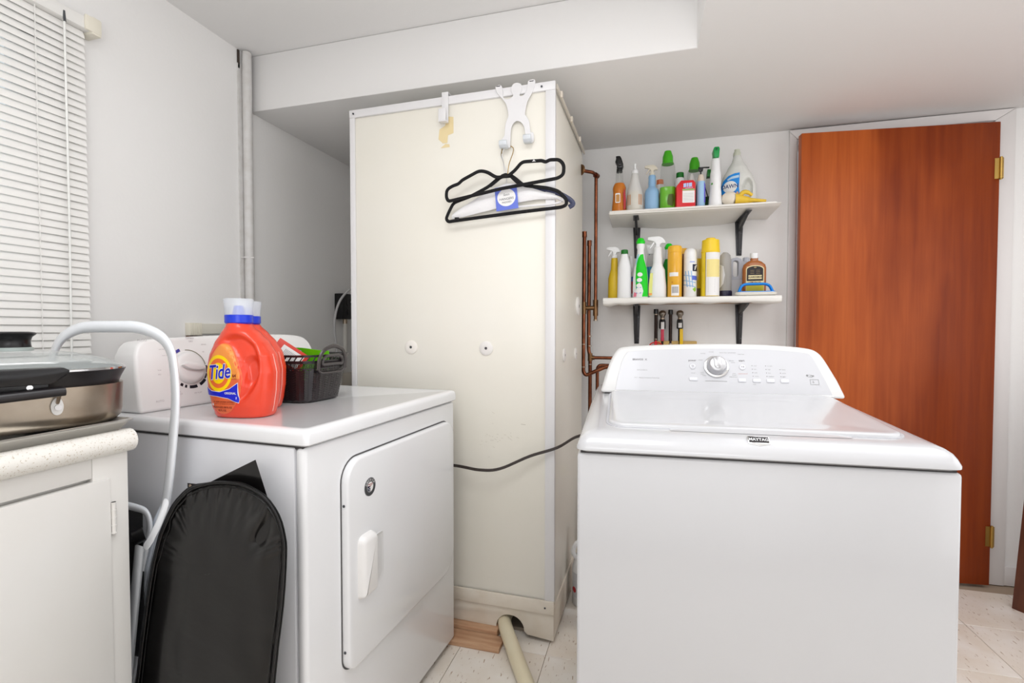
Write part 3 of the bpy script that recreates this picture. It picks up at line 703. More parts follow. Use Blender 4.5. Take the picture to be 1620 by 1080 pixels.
# ---------------------------------------------------------------- detergent bottles
def prof_at(tab, z):
    for i in range(len(tab) - 1):
        if tab[i][0] <= z <= tab[i + 1][0]:
            f_ = (z - tab[i][0]) / (tab[i + 1][0] - tab[i][0]); f_ = f_ * f_ * (3 - 2 * f_) * .35 + f_ * .65
            return [tab[i][k] + (tab[i + 1][k] - tab[i][k]) * f_ for k in range(1, len(tab[0]))]
    return list(tab[-1][1:])
# (z, x left, x right, half depth)
TT = [(0, -.066, .070, .044), (.006, -.070, .074, .048), (.03, -.076, .080, .052), (.07, -.085, .086, .054), (.115, -.089, .088, .054), (.155, -.084, .080, .052), (.19, -.070, .060, .047), (.215, -.055, .038, .041), (.234, -.043, .018, .034), (.241, -.040, .012, .031)]
def sstep(a_, b_, x):
    t = max(0, min(1, (x - a_) / (b_ - a_))); return t * t * (3 - 2 * t)
def tide(loc, rz, label):
    e = empty('laundry_detergent_bottle', loc, rz, label=label, cat='detergent', group=None)
    NU, NV = 120, 84
    def fn(u, v):
        z = v * .241; xl, xr, dp = prof_at(TT, z); cx = (xl + xr) / 2; rx = (xr - xl) / 2
        t = 2 * PI * u; c, s = math.cos(t), math.sin(t); ee = 2.7 - .7 * sstep(.17, .241, z)
        x = cx + rx * math.copysign(abs(c) ** (2 / ee), c); y = dp * math.copysign(abs(s) ** (2 / ee), s)
        if y < 0:
            # raised teardrop label field and a scooped grip beside it
            qx = (x + .030) / .062; qz = (z - .098) / .094
            if qz > 0: qx = qx * (1 + .45 * max(0, qz) ** 1.6)
            L = math.hypot(qx, qz)
            gx = (x - .006) / .064; gz = (z - .125) / .090; g = math.hypot(gx, gz)
            dent = (1 - sstep(.80, 1.03, g)) * sstep(.90, 1.12, L)
            y += .015 * dent * min(1, abs(y) / .03)
            ix = (x - .044) / .020; iz = (z - .118) / .045; gi = math.hypot(ix, iz)
            y += .010 * (1 - sstep(.55, 1.0, gi)) * min(1, abs(y) / .03)
            y -= .0015 * (1 - sstep(.93, 1.0, L))
        return (x, y, z)
    v, f = grid(fn, NU, NV, closeu=True)
    f = f + [tuple(range(NU))[::-1], tuple(range(NU * (NV - 1), NU * NV))]
    body = MB().add((v, f)).obj('bottle_body', TIDEO, e, ang=60)
    B = bvh(body)
    MB().add(tube([(p[0], 0, p[1]) for p in [((prof_at(TT, z)[1]) + .0002, z) for z in [i * .0115 for i in range(1, 15)]]], .0012, 6)).obj('level_strip', mat('strip_plastic', (238, 170, 160), .3), e)
    F = front(-.022, -.056, .100) @ Matrix.Diagonal((.88, 1, 1, 1))
    ck = -.015
    MB().add(lathe([(.239, .029, .029, ck), (.243, .0325, .0325, ck), (.262, .0325, .0325, ck), (.263, .0305, .0305, ck)], 40)).obj('collar', TIDEB, e, ang=40)
    MB().add(lathe([(.262, .016, .016, ck), (.272, .014, .014, ck), (.287, .010, .010, ck), (.287, .002, .002, ck)], 20)).obj('pour_spout', mat('spout_blue', (70, 100, 220), .35), e)
    MB().add(lathe([(.263, .032, .032, ck), (.266, .0315, .0315, ck), (.302, .0345, .0345, ck), (.305, .033, .033, ck), (.305, .001, .001, ck)], 40, cap0=False)).obj('cap', mat('frosted_cap', (232, 236, 240), .2, alpha=.45), e, ang=50)
    # printed label
    def tear(s, n=44):
        out = []
        for i in range(n):
            t = 2 * PI * i / n; x = .058 * s * math.cos(t); z = .090 * s * math.sin(t)
            if z > 0: x /= (1 + .45 * (z / .094) ** 1.6)
            out.append((x, z))
        return out
    decal('label', fill2d(tear(1.0), .006), flat('label_orange', 226, 104, 58, .35), e, F, .0005, B)
    decal('label_gold', fill2d([(x * .97, z) for x, z in tear(.97) if z > -.005], .006), flat('label_gold', 236, 146, 66, .35), e, F, .0008, B)
    cx, cz = -.010, .014
    decal('ring_yellow', ring2d(cx, cz, .043, .046, .0085, 56), flat('ring_yellow', 255, 216, 0, .35), e, F, .0012, B)
    decal('ring_orange', ring2d(cx, cz, .0345, .0375, .011, 56), flat('ring_orange', 238, 112, 52, .35), e, F, .0012, B)
    decal('ring_yellow', fill2d(ellipse(cx, cz, .0235, .0265), .006), flat('ring_yellow', 255, 216, 0, .35), e, F, .0012, B)
    decal('swoosh_edge', fill2d([(-.057, -.020), (-.035, -.030), (-.005, -.032), (.025, -.024), (.051, -.008), (.050, -.062), (.02, -.050), (-.02, -.045), (-.057, -.044)], .006), flat('label_white', 240, 238, 236), e, F, .0014, B)
    decal('swoosh', fill2d([(-.057, -.022), (-.035, -.0315), (-.005, -.0335), (.025, -.0255), (.050, -.0105), (.049, -.0605), (.02, -.0485), (-.02, -.0435), (-.057, -.0425)], .006), flat('swoosh_blue', 22, 34, 200, .35), e, F, .0017, B)
    w_ = text_vf('Tide', .0505, .045, .25, .80); b_ = text_vf('Tide', .0505, .014, .25, .80)
    rot = lambda vf: ([(x * .995 - y * .09 + cx + .002, x * .09 + y * .995 + cz + .002) for x, y in vf[0]], vf[1])
    decal('lettering_outline', rot(w_), flat('label_white', 240, 238, 236), e, F, .0021, B)
    decal('lettering', rot(b_), flat('tide_blue', 20, 30, 185, .35), e, F, .0026, B)
    decal('lettering', merge2(shift2(text_vf('64', .011, .03), .040, .008), shift2(text_vf('LOADS', .0045), .040, .0005)), flat('brown_ink', 120, 30, 10), e, F, .0014, B)
    decal('lettering', shift2(text_vf('ORIGINAL', .0075, .02), .028, -.036), flat('label_white', 240, 238, 236), e, F, .0022, B)
    decal('lettering', merge2(shift2(text_vf('HE  LIQUID LAUNDRY DETERGENT', .0046, .02), .005, -.0585), shift2(text_vf('KEEP OUT OF REACH OF CHILDREN', .0040), .006, -.0635), shift2(text_vf('2.95L (3.12 QT) 100 FL OZ', .0058, .03), -.003, -.0725), shift2(text_vf('92 FL OZ', .0065, .03), -.002, -.0805)), flat('brown_ink', 120, 30, 10), e, F, .0012, B)
    decal('label_dot', fill2d(ellipse(-.034, -.066, .0028, .0034, 12)), flat('label_white', 240, 238, 236), e, F, .0012, B)
    e.scale = (1, 1, .970)
    return e
tide((-.990, 1.018, .9205), R(7), 'front orange-red laundry detergent bottle with clear cap, on the dryer')
tide((-1.066, 1.126, .9205), R(7), 'second orange-red detergent bottle, mostly hidden right behind the front one')

# ---------------------------------------------------------------- basket with packets
BK = empty('plastic_basket', (-1.070, 1.302, .920), R(-4), label='dark woven-look plastic basket with arched handles, on the dryer', cat='basket')
BKM = mat('basket_plastic', (34, 29, 32), .28, coat=.3)
def bkp(u, h, off=0):
    """point on basket wall; u around 0..1, h height"""
    gx = .112 + .20 * h + off; gy = .083 + .17 * h + off; e_ = 5.0
    t = 2 * PI * u; c, s = math.cos(t), math.sin(t)
    # arc-length like spacing for a squarish ring
    c2 = math.copysign(abs(c) ** (2 / e_), c); s2 = math.copysign(abs(s) ** (2 / e_), s)
    return Vector((gx * c2, gy * s2, h))
ring_us = []
N0 = 720; acc = [0]; pts0 = [bkp(i / N0, .06) for i in range(N0 + 1)]
for i in range(N0): acc.append(acc[-1] + (pts0[i + 1] - pts0[i]).length)
def uat(s):
    s *= acc[-1]; lo, hi = 0, N0
    while hi - lo > 1:
        md = (lo + hi) // 2
        if acc[md] <= s: lo = md
        else: hi = md
    return (lo + (s - acc[lo]) / max(1e-9, acc[hi] - acc[lo])) / N0
NC = 64
US = [uat(i / NC) for i in range(NC + 1)]
m = MB()
def bar(m, p, q, w, n_):
    t = (q - p).normalized(); b_ = n_.cross(t).normalized() * w; k = n_ * .0013
    v = [p - b_ - k, p + b_ - k, p + b_ + k, p - b_ + k, q - b_ - k, q + b_ - k, q + b_ + k, q - b_ + k]
    m.add((v, [(0, 1, 2, 3), (4, 7, 6, 5), (0, 4, 5, 1), (1, 5, 6, 2), (2, 6, 7, 3), (3, 7, 4, 0)]))
for i in range(NC):
    u0, u1 = US[i], US[i + 1]; sgn = 1 if i % 2 else -1
    for j in range(13):
        h = .008 + j * .0066
        p = bkp(u0, h + (.004 if sgn > 0 else 0)); q = bkp(u1, h + (0 if sgn > 0 else .004))
        n_ = (q - p).cross(Vector((0, 0, 1))); n_ = n_.normalized() if n_.length > 0 else Vector((1, 0, 0))
        bar(m, p, q, .0030, n_)
    if i % 2 == 0: bar(m, bkp(u0, .003), bkp(u0, .094), .0016, (bkp(u1, .05) - bkp(u0, .05)).cross(Vector((0, 0, 1))).normalized())
    for k in range(3):
        ua = u0 + (u1 - u0) * k / 3; ub = u0 + (u1 - u0) * (k + 1.2) / 3
        p = bkp(ua, .096, .001); q = bkp(ub, .112, .001)
        bar(m, p, q, .0009, (bkp(u1, .1) - bkp(u0, .1)).cross(Vector((0, 0, 1))).normalized())
tag(m.obj('weave', BKM, BK, smooth=False), kind='stuff')
def band_(h0, h1, off, th=.0022, name='rim'):
    rs = []
    for hh, oo in ((h0, off), (h0, off + th), (h1, off + th), (h1, off)):
        rs.append([tuple(bkp(uat(i / 96), hh, oo)) for i in range(96)])
    rs.append(rs[0])
    return MB().add(loft(rs, False, False)).obj(name, BKM, BK, ang=40)
band_(.093, .097, .0003, .0026, 'lower_rim_band'); band_(.110, .118, .0003, .003, 'upper_rim_band'); band_(.128, .134, .0002, .0042, 'rim')
m = MB()
for i in range(48):
    u0 = uat(i / 48); m_p = bkp(u0, .117, .001); m_q = bkp(uat((i + .5) / 48), .129, .001)
    bar(m, m_p, m_q, .0013, (bkp(uat((i + .5) / 48), .12) - bkp(u0, .12)).cross(Vector((0, 0, 1))).normalized())
tag(m.obj('rim_lattice', BKM, BK, smooth=False), kind='stuff')
MB().add(loft([[tuple(bkp(uat(i / 64), h_, o_)) for i in range(64)] for h_, o_ in ((0, -.006), (.003, 0), (.008, .001), (.010, -.001), (.004, -.004))])).obj('basket_floor', BKM, BK)
BK.scale = (1, 1, 1.07)
HB = mat('basket_handle_plastic', (66, 61, 60), .35, coat=.2)
for s in (1, -1):
    X0 = s * (.112 + .20 * .125 + .003)
    pts = [(X0, -.060, .092), (X0 + s * .003, -.058, .122), (X0 + s * .006, -.040, .146), (X0 + s * .008, 0, .157), (X0 + s * .006, .040, .146), (X0 + s * .003, .058, .122), (X0, .060, .092)]
    MB().add(tube(smooth(pts, 6), .006, 8, flat=(.0060, .0045))).add(tube(fillet([(X0, -.060, .092), (X0 - s * .002, -.045, .082), (X0 - s * .002, .045, .082), (X0, .060, .092)], .02), .003, 8)).obj('handle', HB, BK)
    MB().add(tube(fillet([(X0 + s * .003, -.045, .118), (X0 + s * .003, -.045, .106), (X0 + s * .003, .045, .106), (X0 + s * .003, .045, .118), (X0 + s * .004, .03, .130), (X0 + s * .004, -.03, .130), (X0 + s * .003, -.045, .118)], .012), .0044, 8)).obj('handle_loop', HB, BK)
rb = empty('red_carton', (-1.064, 1.262, 1.056), 0, label='small red printed carton leaning in the dark basket', cat='carton')
rb.rotation_euler = (R(-8), R(36), R(38))
MB().add(box(-.05, .05, -.018, .018, -.032, .032)).obj('carton_body', mat('red_card', (214, 58, 40), .4), rb, bev=.001)
decal('carton_panel', fill2d(rrect(-.030, .040, -.022, .022, .001)), flat('label_white', 240, 238, 236), rb, front(0, -.018, 0), .0005)
decal('bar_code', merge2(*[([(-.018 + k * .004, -.014), (-.0165 + k * .004, -.014), (-.0165 + k * .004, .014), (-.018 + k * .004, .014)], [(0, 1, 2, 3)]) for k in range(11)]), flat('grey_ink', 150, 150, 150), rb, front(0, -.018, 0), .0009)
gp = empty('green_packet', (-1.030, 1.315, 1.026), R(-6), label='bright green packet with light blue mark inside the basket', cat='packet')
def pk(u, v): return (-.095 + .17 * u, .002 * math.sin(9 * u) + .010 * math.sin(PI * u) * math.sin(PI * v), -.055 + .105 * v + .004 * math.sin(5 * u))
MB().add(slab(pk, 14, 8, (0, .004, 0))).obj('packet_body', mat('green_film', (110, 220, 20), .3), gp)
decal('packet_mark', fill2d(rrect(-.055, -.030, .025, .046, .003)), flat('light_blue', 140, 190, 235), gp, front(0, -.001, 0), .0005)

# ---------------------------------------------------------------- washer
WS = empty('washing_machine', (-.1393, 1.018, 0), R(2.98), label='large white top-loading washing machine with silver-grey control panel', cat='washer')
WW, WD = .687, .66
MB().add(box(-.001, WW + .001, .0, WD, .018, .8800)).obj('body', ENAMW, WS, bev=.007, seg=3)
MB().add(box(.006, WW - .006, .006, WD - .006, .875, .888)).obj('top_gap', DARK, WS)
for x in (.05, WW - .05):
    for y in (.05, WD - .05): MB().add(cyl((x, y, 0), (x, y, .02), .018, 12)).obj('foot', RUB, WS)
def wring(ins, zf, zb, yfr=None, r=.02):
    pts = rrect(ins, WW - ins, (ins - .004) if yfr is None else yfr, WD - .002, r, 6)
    return [(x, y, zf + (zb - zf) * max(0, min(1, y / .45))) for x, y in pts]
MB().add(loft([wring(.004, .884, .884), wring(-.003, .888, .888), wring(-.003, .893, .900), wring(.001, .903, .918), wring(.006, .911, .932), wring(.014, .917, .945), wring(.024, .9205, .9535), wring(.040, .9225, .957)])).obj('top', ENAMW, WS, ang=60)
def lidz(y): return .9225 + (.957 - .9225) * max(0, min(1, y / .45))
def lring(ins, dz):
    return [(x, y, lidz(y) + dz) for x, y in rrect(.062 + ins, .632 - ins, .062 + ins, .432 - ins, (max(.012, .03 - ins), max(.012, .03 - ins), max(.012, .035 - ins), max(.012, .035 - ins)), 8)]
MB().add(loft([lring(-.006, -.002), lring(-.006, .0006), lring(.0, .0006)])).obj('lid_gap', mat('lid_gap_grey', (196, 196, 200), .5), WS)
lid = MB().add(loft([lring(.0, -.002), lring(.0, .004), lring(.003, .0065), lring(.009, .0072), lring(.018, .0070), lring(.060, .0035), lring(.075, .0030)])).obj('lid', ENAMW, WS, ang=60)
# shallow finger scoop under the lid's front edge
def scoop(u, v):
    x = .19 + .34 * u; y = .044 + .022 * v; k = math.sin(PI * u) ** .5 if 0 < u < 1 else 0
    return (x, y, lidz(y) + .0006 + (.0042 * v) * k + .0002)
MB().add(grid(scoop, 24, 5)).obj('lid_lip', ENAMW, lid)
# badge on the sloping front lip
BM = Matrix.Translation((.352, .0125, .9195)) @ Matrix.Rotation(R(-47), 4, 'X') @ FRONT
bd = MB().add(prism([(-.020, .010), (.020, .010), (.020, -.007), (.0, -.0125), (-.020, -.007)], 'z', -.004, .002)).obj('badge', CHROME, WS, bev=.0006); bd.matrix_local = BM
BF = Matrix.Translation((0, 0, .002))
decal('badge_field', fill2d([(-.0182, .0088), (.0182, .0088), (.0182, -.0045), (-.0182, -.0045)]), flat('badge_black', 30, 22, 26), bd, BF, .0003)
decal('badge_lettering', shift2(text_vf('MAYTAG', .0088, .03), 0, .0022), flat('silver_ink', 222, 222, 222), bd, BF, .0006)
# console
WZ = .953
wo = [(.028, -.002), (.046, .059)] + [(p.x, p.y) for p in smooth([(.055, .085, 0), (.074, .119, 0), (.102, .132, 0), (.20, .138, 0), (.305, .1415, 0), (.40, .1425, 0), (.50, .1405, 0), (.600, .132, 0), (.634, .118, 0), (.652, .085, 0)], 5)] + [(.668, .045), (.682, -.002)]
console(WS, wo, .45, .07, .14, .20, mat('washer_console_plastic', (222, 221, 219), .3), .009, WZ)
WA = math.atan2(.07, .14)
WF = Matrix.Translation((0, .45, WZ)) @ Matrix.Rotation(-WA, 4, 'X') @ FRONT
def onw(x, t, d_=0.0): return WF @ Matrix.Translation((x, t / math.cos(WA), d_))
po = [(.072, .006), (.078, .040)] + [(p.x, p.y) for p in smooth([(.088, .080, 0), (.100, .106, 0), (.118, .118, 0), (.20, .124, 0), (.305, .1275, 0), (.40, .128, 0), (.50, .1265, 0), (.592, .119, 0), (.612, .108, 0), (.624, .080, 0)], 5)] + [(.638, .040), (.648, .006)]
pn = MB().add(prism([(x, t / math.cos(WA)) for x, t in po], 'z', -.001, .0016)).obj('control_panel', GREYP, WS, bev=.0006, seg=1); pn.matrix_local = WF
MB().add(prism([(.070, .0015), (.650, .0015), (.650, .006), (.070, .006)], 'z', -.001, .004)).obj('panel_ledge', CONS, WS, bev=.001).matrix_local = WF
kn = MB().add(lathe([(.0016, .0335), (.0035, .0345), (.006, .0335), (.007, .0295)], 48)).obj('knob_ring', CHROME, WS, ang=50); kn.matrix_local = onw(.358, .076)
kb = MB().add(lathe([(.005, .0285), (.014, .0275), (.026, .0245), (.030, .022), (.031, .019), (.031, .001)], 48)).obj('cycle_knob', mat('satin_silver', (196, 196, 198), .25, metal=.7), WS, ang=45); kb.matrix_local = onw(.358, .076)
MB().add(face_loft(rrect(-.010, .010, -.016, .020, (.004, .004, .009, .009), 4), [(-.0305, 0), (-.0325, .0005), (-.0335, .002)], 0, 0)).obj('knob_grip', mat('satin_silver', (196, 196, 198), .25, metal=.7), kb).matrix_local = Matrix.Rotation(R(-90), 4, 'X')
BTN = mat('button_plastic', (222, 222, 226), .2, coat=.5)
for x, t, w_, h_, rr in ((.293, .076, .009, .009, .0088), (.428, .076, .009, .009, .0088), (.293, .041, .012, .006, .003), (.424, .040, .011, .006, .003), (.462, .040, .011, .006, .003), (.498, .040, .011, .006, .003), (.534, .040, .011, .006, .003)):
    MB().add(loft([rrect(-w_ + i_, w_ - i_, -h_ + i_, h_ - i_, max(.001, rr - i_), 5, z_) for z_, i_ in ((.0012, 0), (.0035, .0003), (.0045, .0018))])).obj('button', BTN, WS, ang=60).matrix_local = onw(x, t)
L1, L2, L3 = [], [], []
for s, x, t, sz, b_ in (('BRAVOS  X', .143, .094, .0085, 1), ('EcoConditions', .150, .064, .0050, 0), ('MCT   Maytag Commercial Technology', .163, .042, .0045, 0), ('power', .293, .0935, .0082, 1), ('start', .428, .0945, .0082, 1), ('sanitize', .324, .114, .0045, 0), ('normal', .347, .1185, .0045, 0), ('heavy duty / powerwash', .392, .1165, .0045, 0), ('whites', .316, .095, .0045, 0), ('delicate', .400, .094, .0045, 0), ('casual', .404, .089, .0045, 0), ('hand', .318, .060, .0045, 0), ('wash', .318, .0555, .0045, 0), ('rinse', .404, .0585, .0045, 0), ('& spin', .405, .054, .0045, 0), ('drain & spin', .402, .049, .0045, 0), ('bulky', .324, .0515, .0045, 0), ('hold 3 sec', .428, .1125, .0042, 0), ('cancel', .293, .058, .0045, 0), ('signal', .293, .041, .0050, 0), ('light', .424, .040, .0050, 0), ('temp', .462, .040, .0050, 0), ('spin', .498, .040, .0050, 0), ('soil', .534, .040, .0050, 0), ('rinse', .455, .030, .0042, 0)):
    (L1 if b_ else L2).append(shift2(text_vf(s, sz, .02 if b_ else 0.0), x, t / math.cos(WA)))
for i, rows in enumerate((4, 4, 3)):
    for j in range(rows):
        x = .452 + i * .036; t = .052 + j * .0095
        L2.append(shift2(text_vf(('warm', 'cold', 'hot', 'cool', 'medium', 'low', 'high', 'no spin', 'light', 'extra', 'heavy')[i * 4 + j], .0045, align='LEFT'), x + .006, t / math.cos(WA)))
        L3.append(fill2d(ellipse(x + .002, t / math.cos(WA), .0012, .0012, 8)))
decal('lettering', merge2(*L1), flat('grey_ink_dark', 118, 114, 116), WS, WF, .0019)
decal('lettering', merge2(*L2), flat('grey_ink', 150, 150, 150), WS, WF, .0019)
for o_ in bpy.data.objects[-1:]: pass
decal('indicator_dots', merge2(*L3), flat('grey_ink_dark', 118, 114, 116), WS, WF, .0019)
decal('button_marks', merge2(shift2(text_vf('O', .008), .293, .076 / math.cos(WA)), shift2(text_vf('> II', .006, .02), .428, .076 / math.cos(WA))), flat('grey_ink_dark', 118, 114, 116), WS, WF, .0062)
decal('status_line', fill2d([(.325, .040), (.384, .040), (.384, .0416), (.325, .0416)]), flat('grey_ink', 150, 150, 150), WS, WF, .0019)
decal('pause_lettering', shift2(text_vf('pause/cancel', .0048), .428, .0585 / math.cos(WA)), flat('pink_ink', 214, 160, 150), WS, WF, .0019)
decal('energy_mark', merge2(ring2d(.600, .062, .009, .0035, .0008, 20), ring2d(.603, .061, .004, .003, .001, 14), fill2d(ellipse(.593, .0635, .003, .0026, 12)), shift2(text_vf('HE', .006, .02), .607, .062), ([(.598, .036), (.620, .036), (.620, .052), (.598, .052), (.5992, .0372), (.6188, .0372), (.6188, .0508), (.5992, .0508)], [(0, 1, 5, 4), (1, 2, 6, 5), (2, 3, 7, 6), (3, 0, 4, 7)]), shift2(text_vf('6', .010), .606, .044)), flat('grey_ink', 150, 150, 150), WS, WF, .0019)

# ---------------------------------------------------------------- counter, worktop, tray, skillet
CB = empty('base_cabinet', (0, 0, 0), label='white painted base cabinet under the speckled worktop, left foreground', cat='cabinet')
MB().add(box(XL + .005, -1.068, -.60, .765, .09, .885)).add(box(XL + .005, -1.13, -.58, .73, 0, .09)).obj('cabinet_body', CAB, CB, bev=.002)
MB().add(box(-1.068, -1.052, .70, .768, .09, .884)).add(box(-1.068, -1.052, -.60, .6995, .845, .884)).obj('face_frame', CAB, CB, bev=.0015)
for y0, y1 in ((.03, .731), (-.59, .02)):
    dr_ = MB().add(box(-1.067, -1.0475, y0, y1, .12, .838)).obj('door', CAB, CB, bev=.003)
    if y1 > .5:
        for z in (.755, .22):
            h = MB().add(cyl((-1.0475, .735, z - .032), (-1.0475, .735, z + .032), .0042, 10))
            for k in range(5): h.add(cyl((-1.0475, .735, z - .032 + k * .0155), (-1.0475, .735, z - .030 + k * .0155), .0050, 10))
            h.obj('hinge', CAB, dr_)
        MB().add(cyl((-1.0480, .35, .72), (-1.0472, .35, .72), .0025, 8)).add(cyl((-1.0480, .44, .715), (-1.0472, .44, .715), .002, 8)).obj('screw_hole', flat('rust', 190, 150, 110), dr_)
# worktop with rolled nose
zt = .930; npf = [(XL + .002, .890), (-1.062, .890), (-1.058, .884)]
for k in range(9):
    t = R(-90 + 22.5 * k * 1.0); npf.append((-1.0520 + .0225 * math.cos(t) , .9075 + .0235 * math.sin(t)))
npf += [(-1.075, .9285), (-1.10, .928), (XL + .002, .928)]
tag(MB().add(prism(npf, 'y', -.62, .774)).obj('worktop', LAM, ang=60), 'cream speckled laminate worktop with rolled front edge', 'worktop')
# baking tray
TR = empty('baking_tray', (-1.275, .560, .928), 0, label='shallow silver baking tray lying on worktop under the skillet', cat='tray')
tw, th_ = .236, .216
rs = []
for ins, z in ((.018, .0), (.003, .020), (.0, .0215), (-.001, .0245), (.003, .0255), (.006, .0225), (.020, .0025), (.03, .0018)):
    rs.append(rrect(-tw + ins, tw - ins, -th_ + ins, th_ - ins, .012, 4, z))
MB().add(loft(rs)).obj('tray_body', ALU, TR, ang=50)
# skillet
SK = empty('electric_skillet', (-1.240, .680, .9445), R(-20), label='stainless and black electric skillet with domed glass lid, on the tray', cat='skillet')
hs = .166; ex = 3.2
def sk(sc_, z): return sring(hs * sc_, hs * sc_, z, 72, ex)
for x in (-.09, .09):
    for y in (-.09, .09): MB().add(cyl((x, y, -.012), (x, y, .004), .014, 12)).obj('foot', RUB, SK)
MB().add(loft([sk(.86, .002), sk(.93, .005), sk(.975, .014), sk(.99, .028), sk(1.0, .077), sk(1.0, .083), sk(.985, .083)])).obj('steel_base', STEEL, SK, ang=60)
MB().add(loft([sk(.955, .080), sk(.965, .086), sk(.985, .096), sk(1.02, .109), sk(1.03, .112), sk(1.02, .1135), sk(.97, .102), sk(.93, .086)])).obj('pan', BLKM, SK, ang=60)
ld = MB().add(loft([sk(1.012, .1130), sk(1.015, .1165), sk(.985, .1200), sk(.90, .1285), sk(.75, .1385), sk(.55, .1465), sk(.33, .151), sk(.15, .153), sk(.02, .1532)], cap0=False)).obj('glass_lid', mat('lid_glass', (225, 232, 230), .04, alpha=.38, spec=.9), SK, ang=60)
MB().add(loft([sk(1.022, .1125), sk(1.024, .1165), sk(1.010, .1180), sk(.998, .1165), sk(1.0, .1125), sk(1.022, .1125)], False, False)).obj('lid_rim', CHROME, ld, ang=60)
MB().add(lathe([(.151, .034), (.157, .034), (.159, .029), (.160, .028)], 36)).obj('knob_washer', mat('grey_washer', (170, 180, 176), .3), ld, ang=40)
MB().add(lathe([(.158, .031), (.163, .030), (.171, .0295), (.179, .032), (.184, .0375), (.1865, .0385), (.1885, .0365), (.190, .027), (.190, .001)], 36)).obj('lid_knob', BLK, SK, ang=40)
# front lug: wide chamfered grip over a narrower body with a screw, thermostat bar, white tab and bead
lug = MB().add(prism([(-.066, .112), (-.060, .124), (.038, .124), (.047, .119), (.045, .113), (.027, .099), (.020, .095), (-.050, .095), (-.060, .099)], 'x', hs - .006, hs + .036)).add(prism([(-.046, .074), (.018, .074), (.022, .105), (-.050, .105)], 'x', hs - .004, hs + .020)).obj('handle_lug', BLK, SK, bev=.0025)
MB().add(cyl((hs + .018, -.006, .090), (hs + .022, -.006, .090), .0045, 14)).obj('lug_screw', CHROME, lug)
MB().add(tube([(hs + .038, -.19, .069), (hs + .028, .040, .080)], .0088, 18)).obj('control_bar', BLKM, SK)
MB().add(prism([(p.x, p.y) for p in smooth([(.030, .064, 0), (.038, .065, 0), (.043, .052, 0), (.041, .038, 0), (.034, .033, 0), (.027, .038, 0), (.025, .052, 0)], 4, True)], 'x', hs - .001, hs + .004)).obj('bar_tab', mat('tab_white', (226, 224, 220), .35), SK, bev=.0008)
MB().add(cyl((hs + .004, .0345, .048), (hs + .009, .0345, .048), .0052, 16)).obj('rivet', WPLAS, SK)
MB().add(cyl((hs + .003, .0345, .056), (hs + .020, .0345, .074), .0030, 8)).obj('bar_stem', SOLDER, SK)

# ---------------------------------------------------------------- folding step stool
SS = empty('step_stool', (0, .822, 0), label='white tubular folding step stool with black treads, between worktop and dryer', cat='step stool')
hoop = fillet([(-1.500, .0, .10), (-1.455, .0, .50), (-1.405, .0, .86), (-1.385, .0, .99), (-1.335, .0, 1.115), (-1.262, .0, 1.145), (-1.08, .0, 1.145), (-1.000, .0, 1.112), (-.985, .0, 1.00), (-1.012, .0, .80), (-1.035, .006, .70), (-1.085, .015, .52), (-1.17, .03, .22), (-1.22, .035, .01)], .10, 8)
MB().add(tube([p + Vector((.007 if p.x > -1.25 else 0, 0, 0)) for p in hoop], .0132, 16)).obj('hoop_frame', STOOLW, SS)
for dx, nm in ((0, 'front_leg'), (-.33, 'front_leg')):
    MB().add(tube([(-1.092 + dx, -.028, .655), (-1.122 + dx, -.032, .45), (-1.185 + dx, -.035, .012)], .0148, 16)).obj(nm, STOOLW, SS)
MB().add(tube([(-1.185, -.035, .012), (-1.186, -.035, .0)], .015, 12)).obj('foot_cap', RUB, SS)
# tread frame: bent tube around a black tread, folded upright
MB().add(tube(fillet([(-1.090, -.008, .60), (-1.060, -.008, .70), (-1.068, -.008, .735), (-1.12, -.008, .742), (-1.35, -.008, .742), (-1.40, -.008, .70), (-1.43, -.008, .45)], .03, 6), .0095, 12)).obj('tread_frame', STOOLW, SS)
MB().add(box(-1.42, -1.082, -.014, -.002, .40, .732)).obj('tread', RUB, SS, bev=.008)
MB().add(box(-1.45, -1.165, -.014, -.002, .06, .30)).obj('tread', RUB, SS, bev=.008)
MB().add(prism([(-1.030, .735), (-1.020, .770), (-1.050, .72), (-1.105, .60), (-1.14, .44), (-1.125, .42), (-1.09, .52)], 'y', .000, .006)).obj('side_plate', STOOLD, SS, bev=.001)
def link(pts, w, y):
    out = []; P2 = [Vector(p) for p in pts]
    L_, R_ = [], []
    for i in range(len(P2)):
        t = (P2[min(i + 1, len(P2) - 1)] - P2[max(i - 1, 0)]).normalized(); nn = Vector((-t.y, t.x)) * w
        L_.append(P2[i] + nn); R_.append(P2[i] - nn)
    t = (P2[-1] - P2[-2]).normalized(); cap = [P2[-1] + (Matrix.Rotation(R(a_), 2) @ t) * w for a_ in (60, 20, -20, -60)]
    t0 = (P2[0] - P2[1]).normalized(); cap0 = [P2[0] + (Matrix.Rotation(R(a_), 2) @ t0) * w for a_ in (60, 20, -20, -60)]
    poly = [(p.x, p.y) for p in L_ + cap + R_[::-1] + cap0]
    return prism(poly, 'y', y - .003, y + .001)
MB().add(link([(-1.0145, .760), (-1.020, .745), (-1.036, .712), (-1.060, .672), (-1.074, .655)], .0088, -.047)).obj('link_arm', STOOLW, SS, bev=.0012)
for x, z in ((-1.0145, .760), (-1.074, .654)): MB().add(lathe([(0, .0052), (.0022, .0045), (.0030, .001)], 14)).obj('rivet', STOOLD, SS).matrix_local = Matrix.Translation((x, -.050, z)) @ FM
MB().add(lathe([(0, .0048), (.002, .004), (.0027, .001)], 14)).obj('rivet', STOOLD, SS).matrix_local = Matrix.Translation((-1.105, -.046, .52)) @ FM
MB().add(tube([(-1.112, -.030, .668), (-1.078, -.034, .684)], [.0165, .0155], 14)).obj('rubber_knob', BLK, SS)

